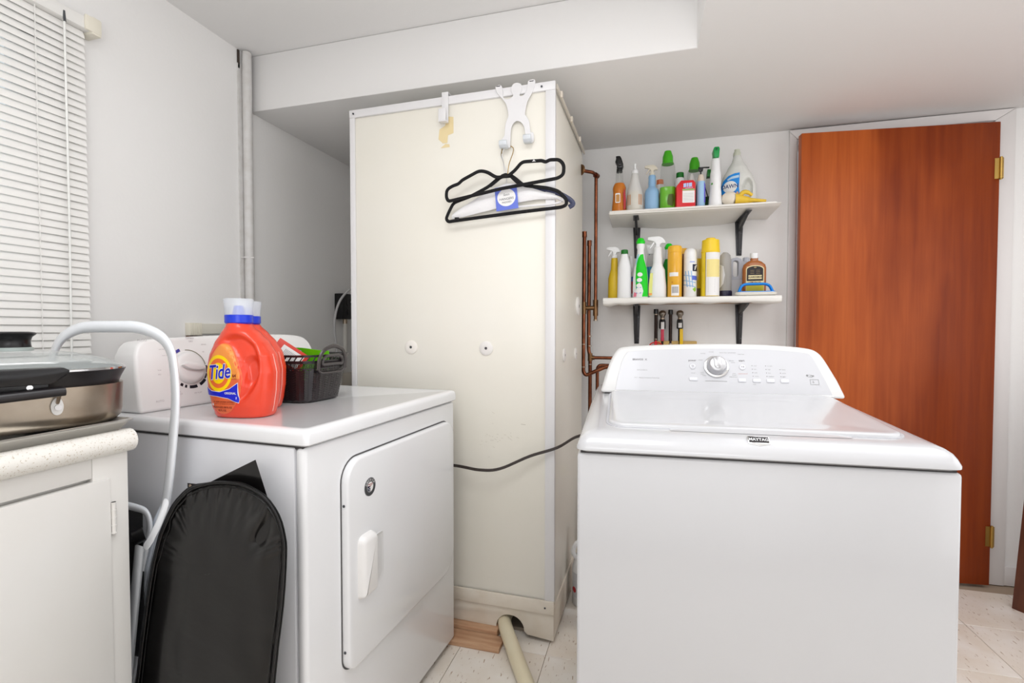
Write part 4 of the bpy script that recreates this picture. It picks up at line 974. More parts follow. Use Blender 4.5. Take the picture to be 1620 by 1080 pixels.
# ---------------------------------------------------------------- black padded board
BD = empty('ironing_board', (0, .852, 0), label='black shiny vinyl padded board with rounded top, leaning on the dryer side', cat='ironing board')
bo = [(-1.213, -.10), (-1.160, .30), (-1.114, .55), (-1.0880, .641), (-1.074, .675), (-1.0450, .7267), (-1.018, .757), (-.985, .781), (-.9300, .797), (-.885, .8015), (-.8449, .799), (-.7953, .780), (-.7601, .742), (-.7450, .697), (-.7430, .656), (-.752, .55), (-.7771, .3754), (-.828, -.10)]
bs = [(p.x, p.y) for p in smooth([(x, z, 0) for x, z in bo], 3)]
bx = -.955
def bring(sc_, y):
    out = []
    n = len(bs)
    for i, (x, z) in enumerate(bs):
        a_ = Vector(bs[i - 1] if i else (bs[0][0], -.2)); b_ = Vector(bs[i + 1] if i < n - 1 else (bs[-1][0], -.2)); t = (b_ - a_).normalized(); nn = Vector((t.y, -t.x))
        if i in (0, n - 1): nn = Vector((1 if i == 0 else -1, 0))
        q = Vector((x, z)) + nn * sc_; out.append((q.x, y, q.y))
    return out
vb = []
NR = 16
rings = [bring(.0, .0), bring(.0, -.010), bring(.004, -.017), bring(.012, -.0215), bring(.022, -.024)]
MB().add(loft([bring(.0, .002), bring(-.001, -.008), bring(.006, -.013), bring(.010, -.0135)])).obj('board_core', VINYL, BD, ang=60)
# puckered cover sheet: radial interpolation toward an inner spine
def cover(u, v):
    t = u * (len(bs) - 1); i = min(int(t), len(bs) - 2); f_ = t - i
    p = Vector(bs[i]).lerp(Vector(bs[i + 1]), f_)
    c = Vector((-.945 - .03 * (1 - p.y / .8) , min(p.y, .60) * .98))
    q = p.lerp(c, v * .999 + .028)
    pk_ = math.sin(u * 190 + 3 * math.sin(u * 40)) * math.exp(-v * 7) * .0012 * (1 if p.y > .3 else .5)
    crease = .0022 * noise.noise(Vector((q.x * 16, q.y * 9, 1.3))) + .0040 * noise.noise(Vector((q.x * 6, q.y * 5, 5.1))) + .014 * math.exp(-((q.x + .80) / .022) ** 2 - ((q.y - .70) / .05) ** 2) * math.sin((q.x - q.y) * 60)
    if q.y > .66: crease += .0022 * math.sin((q.x - .25 * q.y) * 210) * sstep(.66, .76, q.y) * (1 - sstep(0.0, .25, v) * .6)
    return (q.x, -.0135 - .010 * (1 - (1 - v) ** 3) + pk_ - crease, q.y)
MB().add(grid(cover, 300, 26)).obj('vinyl_cover', VINYL, BD, ang=80)
MB().add(tube([(x, -.014, z) for x, z in bs], .0042, 8)).obj('piping', PIPING, BD)
MB().add(tube([(x + (.010 if x < bx else -.010) * (1 if z < .7 else .2), -.0155, z - (.010 if z > .6 else 0)) for x, z in bs], .0022, 6)).obj('inner_seam', PIPING, BD)
MB().add(tube([(x, .004, z) for x, z in [(a_ + (.006 if a_ > bx else -.004), b_ + .002) for a_, b_ in bs]], .0035, 8)).obj('back_piping', PIPING, BD)
def flap(u, v):
    a_ = Vector((-.985, .776)).lerp(Vector((-.8117, .8585)), u); b_ = Vector((-.90, .70)).lerp(Vector((-.765, .735)), u)
    p = a_.lerp(b_, v)
    return (p.x, .008 + .004 * math.sin(4 * u + 2) + .004 * math.sin(PI * v), p.y)
MB().add(slab(flap, 16, 8, (0, .003, 0))).obj('corner_flap', VINYL, BD, ang=60)
MB().add(box(-1.000, -.900, .006, .009, .765, .792)).obj('strap', mat('mesh_strap', (60, 52, 54), .8, noise_amt=.9, nscale=400, rgb2=(20, 18, 20)), BD)
MB().add(cyl((-.992, .005, .786), (-.992, .002, .786), .004, 10)).obj('strap_rivet', SOLDER, BD)

def settle(root, fy, ref):
    for ob_ in list(root.children):
        for v in ob_.data.vertices:
            p = ob_.matrix_local @ v.co
            yn = fy(p.y, p.z); k = yn / ref
            v.co = Vector((p.x * k, yn - root.location.y, max(.0005, 1.14 + (p.z - 1.14) * k)))
        ob_.matrix_local = Matrix.Identity(4)
settle(SS, lambda y, z: .866 + y, .82)
settle(BD, lambda y, z: .800 + .040 * max(0, z) / .8 + y, .86)

# ---------------------------------------------------------------- shelves
SHM = mat('shelf_laminate', (240, 236, 230), .45); BRK = mat('bracket_metal', (66, 66, 68), .4, metal=.6)
COVER = mat('shelf_paper', (243, 240, 234), .5, bump=.3, bscale=18)
def bracket(parent, x, zt_, yb, depth, h):
    m = MB()
    m.add(prism([(x - .019, zt_), (x + .019, zt_), (x + .013, zt_ - h), (x - .011, zt_ - h)], 'y', yb - .0035, yb - .0008))
    m.add(prism([(x - .019, yb), (x + .019, yb), (x + .013, yb - depth), (x - .011, yb - depth)], 'z', zt_ - .0035, zt_ - .0006))
    m.add(prism([(yb - .002, zt_ - .002), (yb - depth + .01, zt_ - .002), (yb - depth + .03, zt_ - .012), (yb - .022, zt_ - .052), (yb - .010, zt_ - h + .01), (yb - .002, zt_ - h + .005)], 'x', x - .0055, x + .0055))
    o = m.obj('bracket', BRK, parent, bev=.001)
    for z in (zt_ - .06, zt_ - h + .03): MB().add(cyl((x + .009, yb - .0035, z), (x + .009, yb - .006, z), .003, 8)).obj('screw', GUN, o)
s1 = empty('wall_shelf', (0, 0, 0), label='upper white wall shelf with sagging cover on dark metal brackets', cat='shelf')
MB().add(prism([(-.180, 2.388), (.546, 2.400), (.560, YB - .004), (-.176, YB - .004)], 'z', 1.684, 1.703)).obj('shelf_board', SHM, s1, bev=.004)
def sag(u, v):
    x = -.182 + .742 * u; y = 2.386 + (YB - .003 - 2.386) * v
    z = 1.682 - .004 * v - .020 * v ** 1.5 * math.sin(PI * min(1, max(0, (u - .06) / .84))) ** .8 + .0018 * math.sin(19 * u + 4 * v) * v
    if v < .08: z = 1.682 + .010 * (1 - v / .08)
    return (x, y, z)
MB().add(slab(sag, 40, 20, (0, 0, .0015))).obj('shelf_cover', COVER, s1, ang=60)
bracket(s1, -.058, 1.680, YB, .25, .17); bracket(s1, .435, 1.674, YB, .25, .17)
s2 = empty('wall_shelf', (0, 0, 0), label='lower white wall shelf wrapped in white sheet above the washer', cat='shelf')
MB().add(prism([(-.200, 2.385), (.552, 2.385), (.556, YB - .004), (-.205, YB - .004)], 'z', 1.266, 1.284)).obj('shelf_board', mat('particle_board', (196, 160, 122), .7), s2, bev=.002)
def wrap(u, v):
    x = -.206 + .770 * u
    ang_ = [(YB - .004, 1.2875), (2.40, 1.2875), (2.378, 1.2860), (2.370, 1.277), (2.374, 1.263), (2.386, 1.257), (2.42, 1.259), (2.50, 1.262)]
    t = v * 7; i = min(int(t), 6); f_ = t - i
    y = ang_[i][0] + (ang_[i + 1][0] - ang_[i][0]) * f_; z = ang_[i][1] + (ang_[i + 1][1] - ang_[i][1]) * f_
    if v > .4:
        k = (v - .4) / .6; z -= .004 * k * (math.sin(23 * u) + math.sin(41 * u + 1)) * .5; 
        z -= .012 * k * (max(0, 1 - u / .22) + max(0, (u - .86) / .14)) * (.6 + .4 * math.sin(60 * u))
    return (x, y, z)
MB().add(slab(wrap, 60, 22, (0, 0, .0012))).obj('shelf_wrap', COVER, s2, ang=70)
bracket(s2, -.056, 1.262, YB, .25, .20); bracket(s2, .440, 1.262, YB, .25, .20)
ZU, ZD = 1.703, 1.2888      # shelf tops

# ---------------------------------------------------------------- bottles
def part_lathe(name, prof, m, parent, n=28, e=2.0, ang=50): return MB().add(lathe(prof, n, e)).obj(name, m, parent, ang=ang)
def bot(name, label, x, y, z, rz=0, cat='bottle', group=None): return empty(name, (x, y, z), R(rz), label=label, cat=cat, group=group)
CLR = mat('clear_plastic', (120, 126, 118), .08, alpha=.15, spec=.8)
CLR2 = mat('milky_plastic', (232, 230, 226), .3, alpha=.72)
def inner(prof, top, k=.94):
    out = []
    for p in prof:
        q = (p[0],) + tuple(v * k for v in p[1:3])
        if p[0] <= top: out.append(q)
        else:
            l = out[-1]; f_ = (top - l[0]) / max(1e-6, q[0] - l[0]); out.append((top,) + tuple(l[i + 1] + (q[i + 1] - l[i + 1]) * f_ for i in range(len(q) - 1))); break
    out[0] = (out[0][0] + .0015,) + out[0][1:]
    return out
def trigger(parent, z, m, m2=None, s=1.0, flip=1, collar=.0125):
    """spray head pointing local -X (flip=1)"""
    m2 = m2 or m
    part_lathe('cap_collar', [(z, collar), (z + .016 * s, collar), (z + .018 * s, collar * .8)], m2, parent)
    P = [(-.048, .052), (-.048, .066), (-.030, .069), (.005, .070), (.022, .062), (.034, .046), (.036, .036), (.028, .034), (.018, .036), (.010, .030), (.010, .016), (-.010, .016), (-.010, .034), (-.018, .044), (-.034, .050)]
    MB().add(prism([(flip * a_ * s, z + b_ * s) for a_, b_ in P], 'y', -.010 * s, .010 * s)).obj('spray_head', m, parent, bev=.003)
    Q = [(-.018, .048), (-.012, .044), (-.020, .030), (-.034, .012), (-.038, .010), (-.040, .014), (-.030, .030)]
    MB().add(prism([(flip * a_ * s, z + b_ * s) for a_, b_ in Q], 'y', -.006 * s, .006 * s)).obj('trigger', m, parent, bev=.0015)
def label_on(parent, body, vf, m, x, z, off=.0005, rz=0, name='label', ydir=0):
    return decal(name, vf, m, parent, front(0, 0, z, rz) @ Matrix.Translation((x, 0, 0)), off, bvh(body))
WHITEP = mat('white_bottle_plastic', (240, 240, 240), .3); LW = flat('label_white', 240, 238, 236)
GRN = mat('green_cap_plastic', (66, 168, 20), .35); DGRN = mat('dark_green_cap', (14, 112, 30), .35); NGRN = mat('neon_green_plastic', (10, 215, 20), .35)

# --- upper shelf, left to right
# 1 orange spray with black trigger (seen end-on)
b = bot('trigger_spray_bottle', 'clear spray bottle of orange cleaner with black trigger, far left of upper shelf', -.137, 2.45, ZU, 0)
pf = [(0, .034, .026), (.004, .037, .029), (.03, .036, .028), (.085, .031, .026), (.10, .031, .026), (.118, .033, .027), (.130, .030, .024), (.145, .022, .019), (.155, .018, .017), (.20, .017, .0165)]
part_lathe('bottle_body', pf, CLR, b); part_lathe('liquid', inner(pf, .143, .95), mat('orange_liquid', (226, 128, 0), .3, spec=.2), b)
lb = bpy.data.objects[0]
MB().add(cyl((0, 0, .14), (0, 0, .205), .0022, 8)).obj('dip_tube', CLR2, b)
part_lathe('cap_collar', [(.196, .014), (.214, .014), (.216, .011)], BLK, b)
MB().add(prism([(-.013, .216), (.015, .216), (.019, .232), (.010, .262), (.003, .274), (-.017, .274), (-.016, .262), (-.020, .245), (-.012, .236)], 'y', -.012, .030)).obj('spray_head', BLK, b, bev=.003)
MB().add(prism([(-.004, .225), (.009, .225), (.006, .252), (-.001, .252)], 'y', -.022, -.010)).obj('trigger', BLKM, b, bev=.002)
decal('label', fill2d(rrect(-.013, .010, .044, .090, .004)), flat('label_white', 240, 238, 236), b, front(-.004, -.0292, 0), .0)
decal('label_picture', fill2d(rrect(-.010, .007, .048, .084, .003)), flat('tan_print', 196, 140, 70), b, front(-.004, -.0296, 0), .0)
MB().add(prism([(.022, .010), (.030, .012), (.033, .06), (.026, .115), (.020, .09)], 'y', -.0275, -.0255)).obj('side_label', flat('crimson_label', 176, 34, 44), b)
# 2 squeeze bottle
b = bot('squeeze_bottle', 'milky cone-shaped squeeze bottle with white pointed tip, on upper shelf', -.064, 2.45, ZU)
pf = [(0, .036), (.004, .040), (.03, .0405), (.085, .0385), (.10, .035), (.14, .024), (.175, .0165), (.186, .0155)]
bb = part_lathe('bottle_body', pf, mat('milky_plastic2', (236, 234, 230), .3, alpha=.66), b); part_lathe('liquid', inner(pf, .092, .95), mat('pale_yellow_liquid', (226, 208, 150), .3), b)
part_lathe('cap', [(.184, .016), (.196, .0165), (.203, .011), (.207, .0055), (.222, .0045), (.224, .006), (.232, .0055), (.234, .002)], WHITEP, b)
vv = [( [(x0, .028), (x0 + .0035, .028), (x0 + .0035, .078), (x0, .078)], [(0, 1, 2, 3)]) for x0 in (-.033, -.027, -.021, .018, .024, .030)]
label_on(b, bb, merge2(*vv), flat('tan_lines', 200, 150, 110), 0, 0, .0006, name='printed_lines')
# 3 blue spray
b = bot('trigger_spray_bottle', 'pale blue spray bottle with beige trigger pointing left, on upper shelf', .016, 2.46, ZU)
pf = [(0, .030), (.004, .033), (.03, .034), (.07, .0335), (.088, .034), (.102, .030), (.114, .019), (.12, .0165), (.135, .0175), (.15, .0165), (.165, .0175), (.172, .015)]
part_lathe('bottle_body', pf, mat('pale_blue_plastic', (150, 190, 226), .35, alpha=.9), b); part_lathe('liquid', inner(pf, .078, .96), mat('grey_blue_liquid', (150, 178, 184), .3), b)
trigger(b, .172, mat('beige_plastic', (214, 206, 188), .4), s=.72)
# 4 small orange cap bottle behind
b = bot('small_bottle', 'small white bottle with orange cap behind the blue spray bottle', .055, 2.56, ZU)
part_lathe('bottle_body', [(0, .024), (.02, .026), (.13, .026), (.15, .018), (.155, .016)], WHITEP, b)
part_lathe('cap', [(.152, .017), (.176, .016), (.178, .012)], mat('orange_cap', (236, 130, 80), .4), b)
MB().add(lathe([(.03, .0266), (.105, .0266)], 28)).obj('label', flat('rust_label', 190, 100, 50), b)
# 5 green liquid cleaner
def green_cleaner(x, y, label, h=1.0, lvl=.105):
    b = bot('cleaner_bottle', label, x, y, ZU)
    pf = [(0, .034, .026), (.004, .037, .029), (.10, .037, .029), (.135, .036, .028), (.19 * h, .034, .027), (.215 * h, .031, .026), (.222 * h, .026, .023)]
    bb = part_lathe('bottle_body', pf, CLR, b, e=2.5); part_lathe('liquid', inner(pf, lvl, .95), mat('green_liquid', (112, 200, 6), .15), b, e=2.5)
    z0 = .215 * h
    part_lathe('cap', [(z0, .0275), (z0 + .005, .027), (z0 + .008, .0245), (z0 + .036, .0235), (z0 + .052, .0185), (z0 + .062, .015), (z0 + .063, .004)], GRN, b, 20, ang=30)
    decal('label', fill2d([(.000, .020), (.022, .012), (.030, .040), (.026, .07), (.004, .068), (-.002, .04)], .01), flat('dark_leaf_label', 74, 92, 20), b, front(0, 0, 0), .0006, bvh(bb))
    return b
green_cleaner(.087, 2.45, 'tall clear bottle half full of green cleaner, left of the red carton')
b = bot('small_bottle', 'white bottle with dark green cap behind the red carton', .147, 2.53, ZU)
part_lathe('bottle_body', [(0, .026), (.02, .028), (.14, .028), (.165, .020), (.172, .0155)], WHITEP, b)
part_lathe('cap', [(.170, .0185), (.194, .0175), (.196, .014)], DGRN, b)
MB().add(prism([(-.028, .02), (-.02, .02), (-.02, .11), (-.028, .13)], 'y', -.018, -.014)).obj('label', flat('purple_label', 110, 90, 130), b)
# 6 red carton
b = bot('red_box', 'red cleaning-product carton with white panel, on upper shelf', .172, 2.43, ZU, 8, cat='box')
MB().add(prism([(-.050, 0), (.034, 0), (.034, .110), (.024, .123), (-.030, .123), (-.050, .098)], 'y', -.022, .022)).obj('carton_body', mat('red_carton_card', (214, 30, 40), .4), b, bev=.0015)
decal('panel', fill2d(rrect(-.024, .030, .020, .075, .001)), LW, b, front(0, -.022, 0), .0004)
decal('green_strip', fill2d([(-.024, .077), (.030, .077), (.030, .083), (-.024, .083)]), flat('strip_green', 130, 200, 120), b, front(0, -.022, 0), .0004)
decal('logo_blocks', merge2(*[fill2d([(x0, .090 + k), (x0 + w0, .092 + k), (x0 + w0, .110 + k), (x0, .108 + k)]) for x0, w0, k in ((-.020, .013, 0), (-.005, .007, .001), (.004, .014, .002))], fill2d([(-.012, .085), (.022, .088), (.022, .0905), (-.012, .0875)])), flat('pale_blue_ink', 180, 196, 236), b, front(0, -.022, 0), .0004)
decal('panel_lines', merge2(*[([(-.020, .026 + k * .007), (.026, .026 + k * .007), (.026, .0275 + k * .007), (-.020, .0275 + k * .007)], [(0, 1, 2, 3)]) for k in range(6)]), flat('pale_ink', 186, 180, 180), b, front(0, -.022, 0), .0008)
# 7 second green cleaner
b = green_cleaner(.214, 2.54, 'second clear green-capped cleaner bottle, right behind the red carton', .94, .05)
# 8 clear dropper bottle between
b = bot('small_bottle', 'small clear pump-top bottle standing behind red carton', .196, 2.47, ZU)
part_lathe('bottle_body', [(0, .018), (.01, .02), (.13, .02), (.145, .012), (.16, .008), (.168, .004)], mat('milky_plastic', (232, 230, 226), .3, alpha=.72), b)
# 9 black framed squeegee
b = bot('wire_squeegee', 'black wire-framed cleaning tool standing behind the striped tube', .238, 2.49, ZU, 0, cat='tool')
MB().add(tube(fillet([(-.018, 0, .0), (-.018, 0, .115), (-.006, 0, .145), (0, 0, .165), (0, 0, .185)], .01), .0028, 8)).add(tube(fillet([(.050, 0, .0), (.020, 0, .105), (.010, 0, .140), (0, 0, .16)], .01), .0024, 8)).obj('wire_frame', BLK, b)
MB().add(prism([(-.008, .182), (.008, .182), (.012, .198), (.038, .196), (.038, .200), (-.012, .202)], 'y', -.006, .006)).obj('tool_head', BLK, b, bev=.001)
# 10 striped tube
b = bot('cream_cleanser_tube', 'pale blue tube bottle with beige top, right of red carton', .234, 2.435, ZU)
part_lathe('tube_body', [(0, .016), (.003, .0185), (.10, .0185), (.118, .018)], mat('tube_blue', (160, 196, 226), .35), b)
part_lathe('cap', [(.117, .0165), (.135, .0145), (.150, .010), (.152, .003)], mat('beige_cap', (216, 202, 186), .4), b)
MB().add(prism([(.010, .02), (.018, .02), (.018, .10), (.012, .115)], 'y', -.0135, -.011)).obj('side_label', flat('violet_label', 90, 80, 190), b)
# 11 green topped small bottle behind
b = bot('trigger_spray_bottle', 'bottle with dark green flat spray top behind the white green-headed spray', .279, 2.54, ZU)
part_lathe('bottle_body', [(0, .022), (.01, .024), (.12, .024), (.14, .014), (.165, .012)], CLR, b)
part_lathe('liquid', [(.002, .021), (.07, .022)], mat('dark_green_liquid', (30, 90, 30), .3), b)
MB().add(prism([(-.010, .165), (.010, .165), (.012, .198), (-.008, .200)], 'y', -.02, .02)).obj('spray_head', DGRN, b, bev=.002)
# 12 white spray with green head seen end-on
b = bot('trigger_spray_bottle', 'slim white spray bottle with green head seen end-on, left of the big jug', .296, 2.43, ZU)
pf = [(0, .026, .030), (.005, .029, .034), (.03, .028, .034), (.085, .023, .030), (.115, .024, .030), (.150, .023, .026), (.16, .0205, .024), (.205, .0185, .020), (.215, .017, .018)]
bb = part_lathe('bottle_body', pf, WHITEP, b)
MB().add(prism([(-.010, .214), (.011, .214), (.013, .240), (.014, .252), (.010, .262), (-.009, .262), (-.014, .252), (-.012, .240)], 'y', -.030, .03)).obj('spray_head', mat('spray_green', (14, 150, 70), .35), b, bev=.003)
MB().add(cyl((0, -.0305, .250), (0, -.034, .250), .004, 12)).obj('nozzle', mat('nozzle_green', (8, 96, 50), .35), b)
label_on(b, bb, fill2d(ellipse(-.017, .098, .003, .005, 12)), GRN, 0, 0, .0005)
# 13 jug
b = bot('dish_soap_jug', 'large pale translucent dish soap jug with blue oval label', .402, 2.53, ZU, -10)
JT = [(0, -.075, .075, .040), (.006, -.080, .081, .044), (.05, -.084, .086, .046), (.10, -.080, .085, .045), (.15, -.062, .068, .042), (.19, -.042, .046, .036), (.225, -.022, .026, .022), (.25, -.0155, .0175, .016), (.262, -.014, .015, .0145)]
def jfn(u, v):
    z = v * .262; xl, xr, dp = prof_at(JT, z); cx = (xl + xr) / 2; rx = (xr - xl) / 2; t = 2 * PI * u; c, s = math.cos(t), math.sin(t)
    x = cx + rx * math.copysign(abs(c) ** (2 / 2.4), c); y = dp * math.copysign(abs(s) ** (2 / 2.4), s)
    g = math.hypot((x - .047) / .024, (z - .088) / .055); y *= 1 - .80 * (1 - sstep(.60, 1.0, g))
    return (x, y, z)
v_, f_ = grid(jfn, 72, 44, True); f_ = f_ + [tuple(range(72))[::-1], tuple(range(72 * 43, 72 * 44))]
bb = MB().add((v_, f_)).obj('jug_body', mat('jug_plastic', (230, 230, 224), .22, alpha=.85), b, ang=60)
part_lathe('cap', [(.252, .0172), (.266, .0165), (.274, .012), (.282, .0125), (.284, .004)], mat('jug_cap', (206, 208, 190), .35), b)
JB = bvh(bb)
decal('label', fill2d([(-.072, .065), (-.070, .100), (-.058, .132), (-.036, .153), (-.008, .162), (.013, .163), (.012, .130), (.010, .095), (.014, .060), (.022, .030), (-.01, .032), (-.05, .034), (-.068, .042)], .008), flat('label_sky_blue', 24, 140, 226), b, front(0, 0, 0), .0006, JB)
decal('label_band', fill2d([(-.040, .138), (-.020, .148), (.010, .152), (.010, .140), (-.020, .137), (-.038, .130)], .008), flat('label_pale', 190, 216, 236), b, front(0, 0, 0), .0009, JB)
decal('label_oval', fill2d(ellipse(-.028, .100, .030, .028), .008), LW, b, front(0, 0, 0), .0010, JB)
decal('lettering', shift2(text_vf('DAWN', .0255, .02, 0, .88), -.028, .102), flat('dawn_ink', 60, 70, 120), b, front(0, 0, 0), .0015, JB)
decal('label_panel', fill2d([(-.052, .052), (-.006, .056), (-.004, .076), (-.050, .074)], .008), flat('label_indigo', 70, 74, 150), b, front(0, 0, 0), .0012, JB)
decal('label_panel_light', fill2d([(-.046, .056), (-.012, .059), (-.010, .071), (-.044, .069)], .008), flat('label_pale', 190, 216, 236), b, front(0, 0, 0), .0016, JB)
decal('label_figures', merge2(fill2d(ellipse(-.062, .058, .006, .010, 10)), fill2d(ellipse(.004, .066, .005, .009, 10))), flat('duckling_orange', 224, 170, 110), b, front(0, 0, 0), .0016, JB)
# 14 sponge ball and glove
def blob(name, rx, ry, rz_, m, parent, seed, amp=.12, nu=28, nv=16, sc_=18):
    def fn(u, v):
        t = 2 * PI * u; p = PI * v; d_ = Vector((math.sin(p) * math.cos(t), math.sin(p) * math.sin(t), math.cos(p)))
        k = 1 + amp * noise.noise(d_ * 1.7 + Vector((seed, seed * 2, 0)))
        return (d_.x * rx * k, d_.y * ry * k, rz_ + d_.z * rz_ * k if d_.z > -1 else 0)
    v, f = grid(fn, nu, nv, True)
    v = [(x, y, max(z, .0005)) for x, y, z in v]
    return MB().add((v, f)).obj(name, m, parent, ang=80)
GL = empty('rubber_glove', (.395, 2.425, ZU), R(4), label='yellow rubber glove with cream rolled cuff lying on the upper shelf', cat='glove')
GY = mat('yellow_rubber', (228, 190, 60), .5, bump=.3, bscale=40); GC = mat('cream_lining', (226, 216, 200), .8, bump=.5, bscale=60)
o_ = blob('rolled_cuff', .034, .028, .030, GC, GL, 3.1); o_.location = (-.040, 0, 0)
def gfn(u, v):
    t = 2 * PI * v; w = .026 - .006 * u; h_ = .026 - .013 * u
    z = h_ + h_ * math.sin(t) * (1 + .15 * noise.noise(Vector((u * 6, t, 0))))
    return (-.020 + .075 * u, w * math.cos(t) * 1.1, max(.0005, z))
MB().add(grid(gfn, 16, 20)).obj('glove_palm', GY, GL, ang=80)
for k, (dy, L, dz) in enumerate(((-.020, .055, .006), (-.007, .066, .009), (.008, .060, .008), (.020, .050, .007))):
    P3 = smooth([(.040, dy * .8, .014), (.060, dy, dz + .006), (.045 + L, dy * 1.2, dz)], 5)
    MB().add(tube(P3, [.0095 - .003 * i / (len(P3) - 1) for i in range(len(P3))], 10)).obj('finger', GY, GL, ang=80)
MB().add(tube(smooth([(.000, -.005, .036), (.018, -.012, .052), (.036, -.014, .048), (.052, -.012, .036)], 4), [.010] * 5 + [.009] * 4 + [.007] * 4, 10)).obj('thumb', GY, GL, ang=80)

# --- lower shelf
def z_(h): return h
b = bot('trigger_spray_bottle', 'yellow spray bottle with white trigger, far left of lower shelf', -.160, 2.475, ZD)
part_lathe('bottle_body', [(0, .028), (.004, .031), (.10, .030), (.125, .024), (.145, .018), (.19, .0165), (.205, .0135)], mat('mustard_plastic', (222, 188, 40), .35), b)
trigger(b, .200, WHITEP, s=.80, collar=.0165)
b = bot('bleach_bottle', 'plain white bottle with green ribbed cap, second from left on lower shelf', -.110, 2.44, ZD)
pf = [(0, .031, .026), (.004, .034, .028), (.09, .033, .028), (.150, .032, .027), (.165, .028, .026), (.200, .018, .018), (.214, .0155, .0155)]
part_lathe('bottle_body', pf, WHITEP, b, e=2.4)
part_lathe('cap', [(.212, .0165), (.214, .017), (.232, .0165), (.234, .013)], DGRN, b, 20, ang=25)
b = bot('patterned_bottle', 'small bottle with pink and green floral label behind white green-capped one', -.083, 2.54, ZD)
bb = part_lathe('bottle_body', [(0, .022), (.15, .022), (.165, .012), (.215, .009)], WHITEP, b)
label_on(b, bb, fill2d(rrect(-.018, .018, .03, .09, .002), .006), flat('mauve_label', 196, 130, 170), 0, 0)
label_on(b, bb, merge2(fill2d(rrect(-.016, .016, .092, .125, .002), .006), fill2d(rrect(-.012, .012, .040, .052, .002), .006)), flat('olive_label', 116, 140, 70), 0, 0, .0008)
b = bot('red_label_bottle', 'bottle with red and blue printed label left of neon green bottle', -.060, 2.50, ZD)
bb = part_lathe('bottle_body', [(0, .022), (.12, .023), (.14, .014), (.165, .010)], WHITEP, b)
label_on(b, bb, fill2d(rrect(-.020, .016, .025, .098, .003), .006), flat('scarlet_label', 226, 26, 44), 0, 0)
label_on(b, bb, fill2d(rrect(-.018, .006, .084, .108, .003), .006), flat('royal_label', 70, 110, 200), 0, 0, .0009)
# neon green duck-neck
b = bot('toilet_cleaner_bottle', 'white bottle with neon green sleeve and cap, left of the white trigger spray', -.0345, 2.422, ZD)
pf = [(0, .033, .024), (.004, .0365, .027), (.09, .035, .027), (.135, .030, .025), (.175, .021, .020), (.21, .0165, .0165), (.228, .0155, .0155), (.242, .019, .019), (.255, .0175, .0175)]
bb = part_lathe('bottle_body', pf, WHITEP, b)
label_on(b, bb, fill2d([(-.020, .036), (-.022, .09), (-.020, .14), (-.014, .180), (.000, .203), (.012, .206), (.016, .18), (.028, .14), (.033, .09), (.0345, .004), (.008, .004), (.014, .03), (.006, .06), (-.006, .07)], .006), flat('neon_sleeve', 0, 205, 20), 0, 0)
label_on(b, bb, fill2d([(-.020, .15), (-.015, .185), (-.005, .205), (-.010, .207), (-.017, .195), (-.022, .165)], .006), flat('label_sky_pale', 170, 220, 235), 0, 0, .0007)
label_on(b, bb, merge2(*[fill2d(ellipse(-.008 + .002 * k, .030 + k * .026, .012, .010, 14), .006) for k in range(4)]), LW, 0, 0, .0012, name='label_faces')
label_on(b, bb, merge2(*[fill2d([(-.018, .020 + k * .026), (.004, .020 + k * .026), (.004, .023 + k * .026), (-.018, .023 + k * .026)]) for k in range(3)]), flat('royal_label', 70, 110, 200), 0, 0, .0018, name='label_lines')
label_on(b, bb, fill2d([(-.032, .004), (-.018, .004), (-.016, .02), (-.028, .026)], .006), flat('rose_label', 236, 130, 150), 0, 0)
part_lathe('cap', [(.252, .012), (.256, .0185), (.266, .0205), (.272, .0175), (.280, .014), (.283, .010), (.284, .003)], NGRN, b, 8, ang=20)
# white trigger spray
b = bot('trigger_spray_bottle', 'big plain white trigger spray bottle in the middle of lower shelf', .0445, 2.438, ZD)
pf = [(0, .037, .027), (.004, .0415, .030), (.05, .041, .030), (.100, .036, .029), (.130, .034, .028), (.150, .024, .022), (.165, .0215, .020), (.180, .0225, .021), (.195, .0205, .020), (.215, .0195, .0195), (.222, .0185, .0185)]
bb = part_lathe('bottle_body', pf, WHITEP, b, e=2.3)
trigger(b, .222, WHITEP, s=.98, collar=.0185)
MB().add(prism([(-.0405, .008), (-.022, .010), (-.024, .035), (-.022, .115), (-.034, .115), (-.040, .06)], 'y', -.0255, -.0235)).obj('side_label', flat('lime_label', 226, 226, 130), b)
MB().add(prism([(-.0400, .010), (-.026, .012), (-.026, .020), (-.0400, .020)], 'y', -.0262, -.0250)).obj('label_foot', flat('label_gold', 236, 146, 66, .35), b)
b = bot('blue_spray_bottle', 'clear spray bottle with teal label and blue trigger behind white trigger spray', .010, 2.54, ZD)
part_lathe('bottle_body', [(0, .030), (.12, .030), (.16, .024), (.19, .015), (.225, .013)], CLR, b)
part_lathe('label', [(.02, .0306), (.12, .0306), (.158, .0250)], mat('teal_label', (20, 140, 176), .4), b)
MB().add(prism([(-.006, .218), (.004, .225), (.010, .262), (.002, .262), (-.002, .245)], 'y', -.006, .006)).obj('trigger', mat('cobalt_plastic', (30, 50, 190), .4), b, bev=.001)
MB().add(prism([(-.01, .222), (.02, .222), (.03, .265), (-.02, .270)], 'y', -.008, .008)).obj('spray_head', WHITEP, b, bev=.002)
